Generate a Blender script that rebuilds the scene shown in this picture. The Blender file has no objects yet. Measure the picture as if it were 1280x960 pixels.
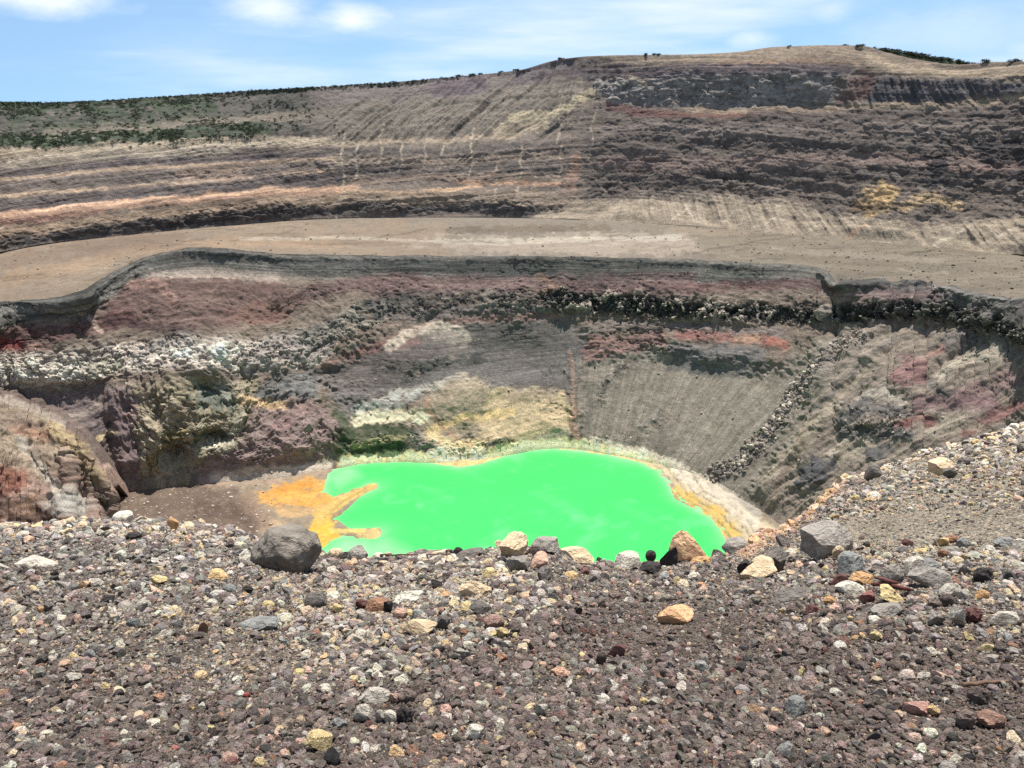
import bpy, math, random
import numpy as np
from mathutils import Vector, Euler

# ------------------------------------------------------------------ camera, world, sun, exposure
F = 940.0                       # focal length in photo pixels (photo 1280 x 960)
PITCH = math.radians(22.0)
CP, SP = math.cos(PITCH), math.sin(PITCH)
SUN_EL, SUN_AZ = math.radians(68.0), math.radians(17.0)   # azimuth clockwise from straight ahead
scn = bpy.context.scene
col_main = scn.collection
cam_d = bpy.data.cameras.new('camera'); cam_d.sensor_width = 36.0; cam_d.lens = 36.0 * F / 1280.0
cam_d.clip_start = 0.05; cam_d.clip_end = 20000.0
cam = bpy.data.objects.new('camera', cam_d); col_main.objects.link(cam)
cam.location = (0, 0, 0); cam.rotation_euler = (math.pi / 2 - PITCH, 0, 0)
scn.camera = cam

def build_world():
    w = bpy.data.worlds.new('World'); scn.world = w; w.use_nodes = True
    nt = w.node_tree; nt.nodes.clear(); N = nt.nodes.new; L = nt.links.new
    tc = N('ShaderNodeTexCoord')
    # the sky is looked up a little above the true direction: clear mountain air instead of a hazy sea-level horizon
    up = N('ShaderNodeVectorMath'); up.operation = 'ADD'; up.inputs[1].default_value = (0, 0, 0.30)
    nm = N('ShaderNodeVectorMath'); nm.operation = 'NORMALIZE'
    L(tc.outputs['Generated'], up.inputs[0]); L(up.outputs[0], nm.inputs[0])
    sky = N('ShaderNodeTexSky'); sky.sky_type = 'NISHITA'; sky.sun_disc = False
    sky.sun_elevation = SUN_EL; sky.sun_rotation = SUN_AZ; sky.altitude = 2300.0
    sky.air_density = 1.1; sky.dust_density = 0.4; sky.ozone_density = 2.0
    L(nm.outputs[0], sky.inputs['Vector'])
    # clouds: thin high streaks and small fair-weather puffs on a flat layer
    sp = N('ShaderNodeSeparateXYZ'); L(tc.outputs['Generated'], sp.inputs[0])
    def M(op, a, b=None, c=None):
        n = N('ShaderNodeMath'); n.operation = op
        for i, v in enumerate((a, b, c)):
            if v is None: continue
            if isinstance(v, (int, float)): n.inputs[i].default_value = v
            else: L(v, n.inputs[i])
        return n.outputs[0]
    x, y, z = sp.outputs
    az = M('DIVIDE', x, M('MAXIMUM', y, 0.05))
    el = z
    cv = N('ShaderNodeCombineXYZ'); L(x, cv.inputs[0]); L(y, cv.inputs[1]); L(M('MULTIPLY', z, 2.6), cv.inputs[2])
    mp = N('ShaderNodeMapping'); mp.inputs['Rotation'].default_value = (0, math.radians(-24), 0); mp.inputs['Scale'].default_value = (2.0, 2.0, 6.0)
    mp.inputs['Location'].default_value = (5.7, 0.0, 1.37)
    L(cv.outputs[0], mp.inputs[0])
    n1 = N('ShaderNodeTexNoise'); n1.inputs['Scale'].default_value = 1.0; n1.inputs['Detail'].default_value = 7; n1.inputs['Roughness'].default_value = 0.55
    L(mp.outputs[0], n1.inputs['Vector'])
    r1 = N('ShaderNodeMapRange'); r1.interpolation_type = 'SMOOTHSTEP'; r1.inputs['From Min'].default_value = 0.40; r1.inputs['From Max'].default_value = 0.80; r1.inputs['To Max'].default_value = 0.8
    L(n1.outputs['Fac'], r1.inputs['Value'])
    n2 = N('ShaderNodeTexNoise'); n2.inputs['Scale'].default_value = 18.0; n2.inputs['Detail'].default_value = 6; n2.inputs['Roughness'].default_value = 0.6
    L(cv.outputs[0], n2.inputs['Vector'])
    fuzz = M('MULTIPLY', M('SUBTRACT', n2.outputs['Fac'], 0.5), 1.5)
    tot = r1.outputs[0]
    for (px, py, rx, ry, op) in [(440, 24, 46, 15, .95), (335, 10, 50, 20, .8), (35, -4, 90, 16, .9), (938, 49, 30, 12, .55), (800, 14, 120, 14, .35), (1040, 12, 34, 14, .4), (250, 60, 120, 24, .12), (1190, 40, 130, 30, .3),
                                 (1500, 20, 60, 18, .8), (-260, 30, 70, 16, .7), (1750, -20, 70, 18, .8), (-520, -10, 90, 18, .8), (620, -30, 70, 20, .5)]:
        u = (px - 640) / F; v = (480 - py) / F
        dy = CP + v * SP; dz = -SP + v * CP; ln = math.sqrt(u * u + dy * dy + dz * dz)
        a0, e0 = u / dy, dz / ln
        dx_ = M('DIVIDE', M('SUBTRACT', az, a0), rx / F * 1.05)
        dz_ = M('DIVIDE', M('SUBTRACT', el, e0), ry / F)
        d2 = M('ADD', M('MULTIPLY', dx_, dx_), M('MULTIPLY', dz_, dz_))
        d2 = M('ADD', M('SQRT', d2), fuzz)
        rr = N('ShaderNodeMapRange'); rr.interpolation_type = 'SMOOTHSTEP'; rr.inputs['From Min'].default_value = 1.45; rr.inputs['From Max'].default_value = -0.1; rr.inputs['To Max'].default_value = op
        L(d2, rr.inputs['Value'])
        front = M('GREATER_THAN', y, 0.2)
        tot = M('MAXIMUM', tot, M('MULTIPLY', rr.outputs[0], front))
    mx = N('ShaderNodeMix'); mx.data_type = 'RGBA'; mx.inputs['B'].default_value = (5.6, 5.85, 6.2, 1)
    hs = N('ShaderNodeHueSaturation'); hs.inputs['Hue'].default_value = 0.484; hs.inputs['Saturation'].default_value = 0.92; hs.inputs['Value'].default_value = 1.0
    L(sky.outputs[0], hs.inputs['Color'])
    L(tot, mx.inputs['Factor']); L(hs.outputs[0], mx.inputs['A'])
    bg = N('ShaderNodeBackground'); bg.inputs['Strength'].default_value = 0.122
    L(mx.outputs['Result'], bg.inputs['Color'])
    out = N('ShaderNodeOutputWorld'); L(bg.outputs[0], out.inputs['Surface'])
build_world()

sun_d = bpy.data.lights.new('sun', 'SUN'); sun_d.energy = 5.0; sun_d.angle = math.radians(0.53); sun_d.color = (1.0, 0.96, 0.90)
sun = bpy.data.objects.new('sun', sun_d); col_main.objects.link(sun)
sdir = Vector((math.sin(SUN_AZ) * math.cos(SUN_EL), math.cos(SUN_AZ) * math.cos(SUN_EL), math.sin(SUN_EL)))
sun.rotation_euler = sdir.to_track_quat('Z', 'Y').to_euler(); sun.location = sdir * 300
scn.view_settings.view_transform = 'Standard'; scn.view_settings.look = 'None'
scn.view_settings.exposure = 0.68; scn.view_settings.gamma = 1.0; scn.view_settings.use_curve_mapping = False
scn.cycles.use_denoising = False
scn.cycles.max_bounces = 5; scn.cycles.diffuse_bounces = 3

# ------------------------------------------------------------------ numeric helpers
f32 = np.float32
DESAT = 0.18        # weathered rock is greyer than the swatches noted in the lists below
def _h(x, y, z, s):
    with np.errstate(over='ignore'):
        h = x * np.uint32(374761393) + y * np.uint32(668265263) + z * np.uint32(2246822519) + np.uint32((s * 3266489917) & 0xffffffff)
        h = (h ^ (h >> np.uint32(13))) * np.uint32(1274126177)
        h = (h ^ (h >> np.uint32(15))) * np.uint32(2654435761)
        h = h ^ (h >> np.uint32(16))
    return h.astype(f32) * f32(1 / 4294967296.0)
def vnoise(x, y, z=None, s=0):
    x = np.asarray(x, f32); y = np.asarray(y, f32)
    z = np.zeros_like(x) if z is None else np.asarray(z, f32) + np.zeros_like(x)
    y = y + np.zeros_like(x)
    fx, fy, fz = np.floor(x), np.floor(y), np.floor(z)
    tx, ty, tz = x - fx, y - fy, z - fz
    tx = tx * tx * (3 - 2 * tx); ty = ty * ty * (3 - 2 * ty); tz = tz * tz * (3 - 2 * tz)
    ix, iy, iz = (a.astype(np.int32).astype(np.uint32) for a in (fx, fy, fz))
    one = np.uint32(1)
    def lx(yy, zz):
        a = _h(ix, yy, zz, s); b = _h(ix + one, yy, zz, s); return a + (b - a) * tx
    def ly(zz):
        a = lx(iy, zz); b = lx(iy + one, zz); return a + (b - a) * ty
    a = ly(iz); b = ly(iz + one)
    return (a + (b - a) * tz) * 2 - 1
def fbm(x, y, z=None, o=4, s=0, gain=0.5):
    t = 0; a = 1.0; n = 0
    for i in range(o):
        k = 2.03 ** i
        t = t + a * vnoise(x * k, y * k, None if z is None else z * k, s + i * 17); n += a; a *= gain
    return t / n
def worley(x, y, z, s=0):
    x, y, z = (np.asarray(a, f32) for a in (x, y, z))
    fx, fy, fz = np.floor(x), np.floor(y), np.floor(z)
    ix, iy, iz = (a.astype(np.int32) for a in (fx, fy, fz))
    F1 = np.full(x.shape, 9.0, f32); F2 = np.full(x.shape, 9.0, f32); R = np.zeros(x.shape, f32)
    for dx in (-1, 0, 1):
        for dy in (-1, 0, 1):
            for dz in (-1, 0, 1):
                a, b, c = (ix + dx).astype(np.uint32), (iy + dy).astype(np.uint32), (iz + dz).astype(np.uint32)
                r1 = _h(a, b, c, s + 1)
                cx = fx + dx + r1; cy = fy + dy + _h(a, b, c, s + 2); cz = fz + dz + _h(a, b, c, s + 3)
                d = np.sqrt((cx - x) ** 2 + (cy - y) ** 2 + (cz - z) ** 2)
                near = d < F1
                F2 = np.where(near, F1, np.minimum(F2, d)); R = np.where(near, r1, R); F1 = np.where(near, d, F1)
    return F1, F2, R
def sstep(a, b, x):
    t = np.clip((x - a) / (b - a), 0, 1); return t * t * (3 - 2 * t)
def lin(c, desat=None):
    ds = DESAT if desat is None else desat
    c = np.asarray(c, float) / 255.0
    c = c + (c.mean() - c) * (ds + (0.22 if (c[0] > 1.32 * c[1] and (desat is None or desat >= .15)) else 0))
    return np.where(c <= 0.04045, c / 12.92, ((c + 0.055) / 1.055) ** 2.4) * np.array((1.05, 1.0, 0.92))
def curve(xs, ys):
    """smooth (monotone cubic) curve through points"""
    xs = np.asarray(xs, float); ys = np.asarray(ys, float)
    d = np.diff(ys) / np.diff(xs); m = np.zeros_like(ys); m[0] = d[0]; m[-1] = d[-1]
    for i in range(1, len(xs) - 1):
        m[i] = 0 if d[i - 1] * d[i] <= 0 else 2 * d[i - 1] * d[i] / (d[i - 1] + d[i])
    def f(x):
        x = np.clip(np.asarray(x, float), xs[0], xs[-1]); i = np.clip(np.searchsorted(xs, x) - 1, 0, len(xs) - 2)
        h = xs[i + 1] - xs[i]; t = (x - xs[i]) / h
        return (2*t**3 - 3*t**2 + 1) * ys[i] + (t**3 - 2*t**2 + t) * h * m[i] + (-2*t**3 + 3*t**2) * ys[i + 1] + (t**3 - t**2) * h * m[i + 1]
    return f
def tan_below(py):
    return np.tan(PITCH - np.arctan((480.0 - np.asarray(py, float)) / F))
def survey(px, py, Y):
    """the place seen in direction (px, py) at forward distance Y metres"""
    u = (np.asarray(px, float) - 640) / F; v = (480 - np.asarray(py, float)) / F
    return np.stack(np.broadcast_arrays(u * Y / (CP + v * SP), Y, (v * CP - SP) / (CP + v * SP) * Y), -1)
def project(P):
    X, Y, Z = P[..., 0], P[..., 1], P[..., 2]
    d = np.maximum(Y * CP - Z * SP, 1e-3)
    return 640 + F * X / d, 480 - F * (Y * SP + Z * CP) / d, d

def link(o, parent=None):
    col_main.objects.link(o)
    if parent: o.parent = parent
    return o
def tag(o, label=None, cat=None, group=None, kind=None):
    for k, v in (('label', label), ('category', cat), ('group', group), ('kind', kind)):
        if v: o[k] = v
    return o
def grid_mesh(name, P, mat, color=None, extra=None, smooth=True):
    R, C = P.shape[:2]
    me = bpy.data.meshes.new(name)
    idx = np.arange(R * C, dtype=np.int32).reshape(R, C)
    q = np.stack([idx[:-1, :-1], idx[1:, :-1], idx[1:, 1:], idx[:-1, 1:]], -1).reshape(-1)
    me.vertices.add(R * C); me.vertices.foreach_set('co', P.astype(f32).reshape(-1))
    nf = len(q) // 4
    me.loops.add(nf * 4); me.loops.foreach_set('vertex_index', q)
    me.polygons.add(nf); me.polygons.foreach_set('loop_start', np.arange(0, nf * 4, 4, dtype=np.int32))
    if smooth: me.polygons.foreach_set('use_smooth', np.ones(nf, bool))
    if color is not None:
        a = me.color_attributes.new('rock_colour', 'FLOAT_COLOR', 'POINT')
        c = np.ones((R * C, 4), f32); c[:, :3] = color.reshape(-1, 3); a.data.foreach_set('color', c.reshape(-1))
    for k, v in (extra or {}).items():
        a = me.attributes.new(k, 'FLOAT', 'POINT'); a.data.foreach_set('value', v.astype(f32).reshape(-1))
    me.materials.append(mat); me.update(); me.validate()
    return link(bpy.data.objects.new(name, me))
def normals(P):
    du = np.gradient(P, axis=1); dv = np.gradient(P, axis=0)
    n = np.cross(dv, du); n /= np.linalg.norm(n, axis=-1, keepdims=True) + 1e-9
    flip = (n * -P).sum(-1) < 0
    n[flip] *= -1
    return n

# ------------------------------------------------------------------ geological map painter
def seg_dist(PX, PY, pts):
    D = np.full(PX.shape, 1e9)
    for (x0, y0), (x1, y1) in zip(pts[:-1], pts[1:]):
        dx, dy = x1 - x0, y1 - y0; L2 = dx * dx + dy * dy + 1e-9
        t = np.clip(((PX - x0) * dx + (PY - y0) * dy) / L2, 0, 1)
        D = np.minimum(D, np.hypot(PX - x0 - t * dx, PY - y0 - t * dy))
    return D
def inside(PX, PY, pts):
    c = np.zeros(PX.shape, bool)
    for (x0, y0), (x1, y1) in zip(pts, pts[1:] + pts[:1]):
        k = (y0 > PY) != (y1 > PY)
        c ^= k & (PX < (x1 - x0) * (PY - y0) / ((y1 - y0) if y1 != y0 else 1e-9) + x0)
    return c
def cover(PX, PY, kind, pts, w, feather):
    """0..1 cover of a band ('b', half width w) or an area ('a', edge softness w)"""
    pts = [tuple(map(float, p)) for p in pts]
    xs = [p[0] for p in pts]; ys = [p[1] for p in pts]; m = w * (1 + feather) + 3
    sel = (PX > min(xs) - m) & (PX < max(xs) + m) & (PY > min(ys) - m) & (PY < max(ys) + m)
    out = np.zeros(PX.shape)
    if not sel.any(): return out
    x, y = PX[sel], PY[sel]
    if kind == 'b':
        out[sel] = sstep(w * (1 + feather), w * (1 - feather), seg_dist(x, y, pts))
    else:
        d = seg_dist(x, y, pts + pts[:1]); d = np.where(inside(x, y, pts), -d, d)
        out[sel] = sstep(w, -w, d)
    return out
def paint(PX, PY, base, strokes, ch=3, desat=None):
    """strokes: (kind, colour or value, opacity, width, points[, patchiness])"""
    out = np.zeros(PX.shape + (ch,)); out[:] = base
    n1 = fbm(PX / 26, PY / 17, None, 4, 5); n2 = fbm(PX / 26, PY / 17, None, 4, 91)
    wX = 7 * n1 + 3.4 * vnoise(PX / 4, PY / 3.4, None, 7); wY = 5 * n2 + 2.6 * vnoise(PX / 4, PY / 3, None, 8)
    pat = fbm(PX / 9, PY / 6, None, 4, 33, 0.65)
    for st in strokes:
        kind, c, op, w, pts = st[:5]; patch = st[5] if len(st) > 5 else 0.45
        kw = min(1.0, max(0.22, w / 8)) if kind == 'b' else 1.55
        a = cover(PX + kw * wX, PY + kw * wY, kind, pts, w, 0.7) * op
        a = a * (1 + patch * 2.2 * pat)
        if ch == 3: a = (.55 * sstep(.15, .75, a / max(op, .01)) + .45 * np.clip(a / max(op, .01), 0, 1)) * op
        a = np.clip(a, 0, 1)[..., None]
        out = out * (1 - a) + np.asarray(lin(c, desat) if ch == 3 else c) * a
    return out

# ------------------------------------------------------------------ materials
def new_mat(name):
    m = bpy.data.materials.new(name); m.use_nodes = True
    nt = m.node_tree; nt.nodes.clear()
    out = nt.nodes.new('ShaderNodeOutputMaterial'); b = nt.nodes.new('ShaderNodeBsdfPrincipled')
    nt.links.new(b.outputs[0], out.inputs['Surface'])
    return m, nt, b
def noise(nt, vec, scale, detail=5, rough=0.6):
    n = nt.nodes.new('ShaderNodeTexNoise'); n.inputs['Scale'].default_value = scale; n.inputs['Detail'].default_value = detail; n.inputs['Roughness'].default_value = rough
    nt.links.new(vec, n.inputs['Vector']); return n.outputs['Fac']
def math_n(nt, op, a, b):
    n = nt.nodes.new('ShaderNodeMath'); n.operation = op
    for i, v in enumerate((a, b)):
        if isinstance(v, (int, float)): n.inputs[i].default_value = v
        else: nt.links.new(v, n.inputs[i])
    return n.outputs[0]
def map_r(nt, v, a, b, c, d):
    n = nt.nodes.new('ShaderNodeMapRange'); n.inputs['From Min'].default_value = a; n.inputs['From Max'].default_value = b; n.inputs['To Min'].default_value = c; n.inputs['To Max'].default_value = d
    nt.links.new(v, n.inputs['Value']); return n.outputs[0]
def scaled(nt, colr, fac):
    n = nt.nodes.new('ShaderNodeVectorMath'); n.operation = 'SCALE'
    nt.links.new(colr, n.inputs[0]); nt.links.new(fac, n.inputs['Scale']); return n.outputs[0]
def rock_material(name, size, bump=0.8, contrast=0.35, speck=0.25, grains=0, streak=0, beds=0.4):
    """ground and rock faces: surveyed colour, grain, speckle and fine relief of about `size` metres"""
    m, nt, b = new_mat(name)
    at = nt.nodes.new('ShaderNodeAttribute'); at.attribute_name = 'rock_colour'
    tc = nt.nodes.new('ShaderNodeTexCoord'); v = tc.outputs['Object']
    f1 = map_r(nt, noise(nt, v, 0.35 / size, 6, 0.7), 0.32, 0.68, 1 - contrast, 1 + contrast)
    f2 = map_r(nt, noise(nt, v, 2.2 / size, 4, 0.75), 0.36, 0.64, 1 - speck, 1 + speck)
    fac = math_n(nt, 'MULTIPLY', f1, f2)
    if streak:      # rills and slide tracks down the fall line
        a1 = nt.nodes.new('ShaderNodeAttribute'); a1.attribute_name = 'across_fall'; a2 = nt.nodes.new('ShaderNodeAttribute'); a2.attribute_name = 'down_fall'; a3 = nt.nodes.new('ShaderNodeAttribute'); a3.attribute_name = 'loose'
        cv = nt.nodes.new('ShaderNodeCombineXYZ'); nt.links.new(a1.outputs['Fac'], cv.inputs[0]); nt.links.new(math_n(nt, 'MULTIPLY', a2.outputs['Fac'], 0.07), cv.inputs[1])
        sn = noise(nt, cv.outputs[0], streak, 5, 0.7)
        fs = map_r(nt, sn, 0.33, 0.67, -0.26, 0.26)
        fac = math_n(nt, 'MULTIPLY', fac, math_n(nt, 'ADD', 1.0, math_n(nt, 'MULTIPLY', fs, a3.outputs['Fac'])))
        # thin beds of ash and lava
        a4 = nt.nodes.new('ShaderNodeAttribute'); a4.attribute_name = 'bed'; a5 = nt.nodes.new('ShaderNodeAttribute'); a5.attribute_name = 'bedded'
        cb = nt.nodes.new('ShaderNodeCombineXYZ'); nt.links.new(a4.outputs['Fac'], cb.inputs[0]); nt.links.new(math_n(nt, 'MULTIPLY', a1.outputs['Fac'], 0.012), cb.inputs[1])
        bn = noise(nt, cb.outputs[0], beds, 4, 0.75)
        fac = math_n(nt, 'MULTIPLY', fac, math_n(nt, 'ADD', 1.0, math_n(nt, 'MULTIPLY', map_r(nt, bn, 0.34, 0.66, -0.5, 0.5), a5.outputs['Fac'])))
    if grains:
        vo = nt.nodes.new('ShaderNodeTexVoronoi'); vo.inputs['Scale'].default_value = grains; nt.links.new(v, vo.inputs['Vector'])
        bw = nt.nodes.new('ShaderNodeRGBToBW'); nt.links.new(vo.outputs['Color'], bw.inputs[0])
        fac = math_n(nt, 'MULTIPLY', fac, map_r(nt, bw.outputs[0], .2, .8, .5, 1.5))
    nt.links.new(scaled(nt, at.outputs['Color'], fac), b.inputs['Base Color'])
    b.inputs['Roughness'].default_value = 0.95; b.inputs['Specular IOR Level'].default_value = 0.15
    h = math_n(nt, 'ADD', noise(nt, v, 0.5 / size, 8, 0.72), math_n(nt, 'MULTIPLY', noise(nt, v, 2.0 / size, 4, 0.7), 0.3))
    if streak: h = math_n(nt, 'ADD', math_n(nt, 'ADD', h, math_n(nt, 'MULTIPLY', math_n(nt, 'MULTIPLY', sn, a3.outputs['Fac']), 1.2)), math_n(nt, 'MULTIPLY', math_n(nt, 'MULTIPLY', bn, a5.outputs['Fac']), 1.3))
    if grains: h = math_n(nt, 'SUBTRACT', h, math_n(nt, 'MULTIPLY', vo.outputs['Distance'], 0.9))
    bp = nt.nodes.new('ShaderNodeBump'); bp.inputs['Strength'].default_value = bump; bp.inputs['Distance'].default_value = size * 1.1
    nt.links.new(h, bp.inputs['Height']); nt.links.new(bp.outputs[0], b.inputs['Normal'])
    return m
def stone_material(name, source, fixed=None, grain=1.0):
    m, nt, b = new_mat(name)
    if source == 'instancer':
        at = nt.nodes.new('ShaderNodeAttribute'); at.attribute_type = 'INSTANCER'; at.attribute_name = 'stone_colour'; c = at.outputs['Color']
    else:
        oi = nt.nodes.new('ShaderNodeObjectInfo'); c = oi.outputs['Color']
    tc = nt.nodes.new('ShaderNodeTexCoord'); v = tc.outputs['Object']
    oi2 = nt.nodes.new('ShaderNodeObjectInfo')
    off = nt.nodes.new('ShaderNodeVectorMath'); off.operation = 'ADD'
    nt.links.new(v, off.inputs[0]); nt.links.new(oi2.outputs['Location'], off.inputs[1]); v = off.outputs[0]
    f1 = map_r(nt, noise(nt, v, 1.6 * grain, 5, 0.65), 0.28, 0.72, 0.62, 1.32)
    f2 = map_r(nt, noise(nt, v, 9.0 * grain, 3, 0.6), 0.3, 0.7, 0.86, 1.14)
    vo = nt.nodes.new('ShaderNodeTexVoronoi'); vo.inputs['Scale'].default_value = 11.0 * grain; nt.links.new(v, vo.inputs['Vector'])
    pit = map_r(nt, vo.outputs['Distance'], 0.05, 0.28, 0.84, 1.0)
    nt.links.new(scaled(nt, c, math_n(nt, 'MULTIPLY', math_n(nt, 'MULTIPLY', f1, f2), pit)), b.inputs['Base Color'])
    b.inputs['Roughness'].default_value = 0.9; b.inputs['Specular IOR Level'].default_value = 0.2
    h = math_n(nt, 'ADD', noise(nt, v, 2.6 * grain, 6, 0.6), math_n(nt, 'MULTIPLY', pit, 0.06))
    bp = nt.nodes.new('ShaderNodeBump'); bp.inputs['Strength'].default_value = 0.7; bp.inputs['Distance'].default_value = 0.14
    nt.links.new(h, bp.inputs['Height']); nt.links.new(bp.outputs[0], b.inputs['Normal'])
    return m
M_WALL = rock_material('crater_rock', 0.9, 0.95, 0.28, 0.32, 0, 0.42, 0.55)
M_FAR = rock_material('caldera_rock', 1.3, 0.95, 0.28, 0.32, 0, 0.30, 0.30)
M_TERR = rock_material('terrace_ash', 1.1, 0.5, 0.14, 0.2)
M_FLOOR = rock_material('crater_floor_crust', 0.9, 0.6, 0.22, 0.22)
M_GROUND = rock_material('cinder_ground', 0.03, 0.9, 0.35, 0.3, 48.0)
M_STONE = stone_material('volcanic_stone', 'object')
M_STONE_I = stone_material('volcanic_gravel', 'instancer')
def water_material():
    m, nt, b = new_mat('mineral_lake_water')
    at = nt.nodes.new('ShaderNodeAttribute'); at.attribute_name = 'rock_colour'
    tc = nt.nodes.new('ShaderNodeTexCoord')
    f = map_r(nt, noise(nt, tc.outputs['Object'], 0.03, 4, 0.5), 0.3, 0.7, 0.95, 1.05)
    nt.links.new(scaled(nt, at.outputs['Color'], f), b.inputs['Base Color'])
    b.inputs['Roughness'].default_value = 0.28; b.inputs['IOR'].default_value = 1.33; b.inputs['Specular IOR Level'].default_value = 0.25
    bp = nt.nodes.new('ShaderNodeBump'); bp.inputs['Strength'].default_value = 0.12; bp.inputs['Distance'].default_value = 0.2
    nt.links.new(noise(nt, tc.outputs['Object'], 0.5, 4, 0.6), bp.inputs['Height']); nt.links.new(bp.outputs[0], b.inputs['Normal'])
    return m
M_WATER = water_material()
def plain(name, c, rough=0.85, var=0.4, scale=3.0):
    m, nt, b = new_mat(name)
    tc = nt.nodes.new('ShaderNodeTexCoord')
    rgb = nt.nodes.new('ShaderNodeRGB'); rgb.outputs[0].default_value = (*c, 1)
    f = map_r(nt, noise(nt, tc.outputs['Object'], scale, 5, 0.65), 0.3, 0.7, 1 - var, 1 + var)
    nt.links.new(scaled(nt, rgb.outputs[0], f), b.inputs['Base Color']); b.inputs['Roughness'].default_value = rough
    b.inputs['Specular IOR Level'].default_value = 0.2
    return m
M_LEAF = plain('shrub_leaves', (0.060, 0.080, 0.040), 0.7, 0.5, 0.6)
M_LEAF2 = plain('shrub_leaves_dark', (0.044, 0.060, 0.032), 0.7, 0.5, 0.6)
M_BARK = plain('shrub_bark', (0.07, 0.055, 0.04))
M_STICK = plain('dry_stick', (0.15, 0.09, 0.06), 0.8, 0.45, 30.0)
M_REDWOOD = plain('red_wood', (0.13, 0.05, 0.04), 0.75, 0.5, 40.0)

# ------------------------------------------------------------------ the crater: surveyed break lines
PXC = np.concatenate([np.arange(-560, -24, 8.0), np.arange(-24, 1304, 1.15), np.arange(1304, 1860, 8.0)])
NC = len(PXC)
crest = curve([-560,-200,0,60,130,250,330,430,520,600,650,700,740,800,860,920,970,1040,1080,1110,1150,1200,1240,1280,1500,1860],
              [118,126,127,128,126,118,112,107,100,93,87,74,70,68.5,68,65,58.5,56.5,57.5,66,75,80.5,77,77,82,90])
wall_foot = curve([-560,-200,0,60,150,300,400,500,600,700,760,850,950,1030,1100,1200,1280,1500,1860],
                  [420,350,316,305,295,281,274,272,272,274,277,282,290,297,303,312,320,346,390])
foot_z = curve([-560,0,300,600,850,1000,1150,1280,1860], [-128,-127,-125,-124,-122,-119,-114,-110,-108])
pit_edge = curve([-560,-200,0,60,100,130,170,205,250,300,360,450,600,750,850,930,1005,1030,1045,1065,1130,1165,1200,1240,1280,1450,1860],
                 [540,440,379,372,364,346,326,315,309.5,312,318,319,320,321,324,328,331,337,346,349,351,353,361,368,377,420,520])
edge_z = curve([-560,0,120,250,360,450,850,1000,1160,1280,1860], [-129,-127,-119,-108,-119,-124,-123,-119,-113,-106,-104])
pit_base = curve([-560,-200,0,150,200,230,300,350,400,430,470,520,545,575,600,630,655,690,730,770,800,830,870,920,960,1000,1100,1280,1860],
                 [640,610,602,604,600,594,600,594,586,579,575,572,575,580,576,566,558,556,559,566,573,578,593,618,646,661,655,645,690])
base_z = curve([-560,0,150,230,350,430,860,960,1050,1280,1860], [-205,-212,-220,-222,-227,-229,-229,-227.5,-213,-174,-162])

def rows_between(a, b, n, power=1.0):
    t = np.linspace(0, 1, n)[:, None] ** power
    return a[None, :] + t * (b - a)[None, :]
PXg = lambda n: np.broadcast_to(PXC[None, :], (n, NC)).astype(float)

# ---- outer (caldera) wall, surveyed upwards from its foot
NR = 250
PY = rows_between(crest(PXC), wall_foot(PXC), NR); PX = PXg(NR)
slope_strokes = [
    ('a', [0.32], 1, 10, [(-560,100),(-560,190),(0,186),(160,180),(300,176),(380,160),(330,100)], 0),
    ('a', [0.62], 1, 12, [(380,95),(700,60),(740,110),(640,190),(420,185)], 0),
    ('a', [0.55], 1, 6, [(780,50),(1300,50),(1300,92),(1120,88),(1080,75),(960,72),(860,80),(780,80)], 0),
    ('b', [0.5], .8, 5, [(0,224),(150,214),(300,205)], 0), ('b', [0.5], .8, 4, [(0,247),(150,235),(300,224)], 0),
    ('b', [0.45], .9, 6, [(0,268),(130,255),(250,245),(350,238),(440,234),(560,234),(700,236)], 0),
    ('b', [0.4], 1, 7, [(430,188),(520,184),(600,182),(700,172)], 0),
    ('b', [0.5], .8, 6, [(860,137),(1000,138),(1140,132),(1280,126)], 0),
    ('b', [2.2], .8, 9, [(20,300),(100,290),(200,280),(300,270),(420,262),(560,257),(690,262)], 0),
    ('a', [2.4], .9, 6, [(760,92),(1060,92),(1040,128),(780,128)], 0),
    ('b', [2.0], .8, 14, [(1060,118),(1150,115),(1280,112)], 0),
    ('b', [1.5], .7, 16, [(780,190),(900,185),(1050,180),(1280,165)], 0), ('b', [1.5], .8, 14, [(780,222),(900,222),(1040,225),(1150,228),(1280,225)], 0),
    ('a', [0.62], 1, 10, [(740,250),(860,248),(1000,255),(1060,275),(1160,280),(1300,270),(1300,340),(740,300),(610,288)], 0)]
m = paint(PX, PY, [1.15], slope_strokes, 1)[..., 0]
T = tan_below(PY); Yw = np.zeros_like(T); Yw[-1] = -foot_z(PXC) / T[-1]
for i in range(NR - 2, -1, -1):
    Yw[i] = Yw[i + 1] * (T[i + 1] + m[i]) / (T[i] + m[i])
def smooth_cols(A, sg):
    h = int(3 * sg); kk = np.exp(-.5 * (np.arange(-h, h + 1) / sg) ** 2); kk /= kk.sum()
    return np.stack([np.convolve(np.pad(r, h, 'edge'), kk, 'valid') for r in A])
Yw[:-1] = smooth_cols(Yw[:-1], 22)
P_out = survey(PX, PY, Yw); FOOT = P_out[-1].copy()

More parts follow.
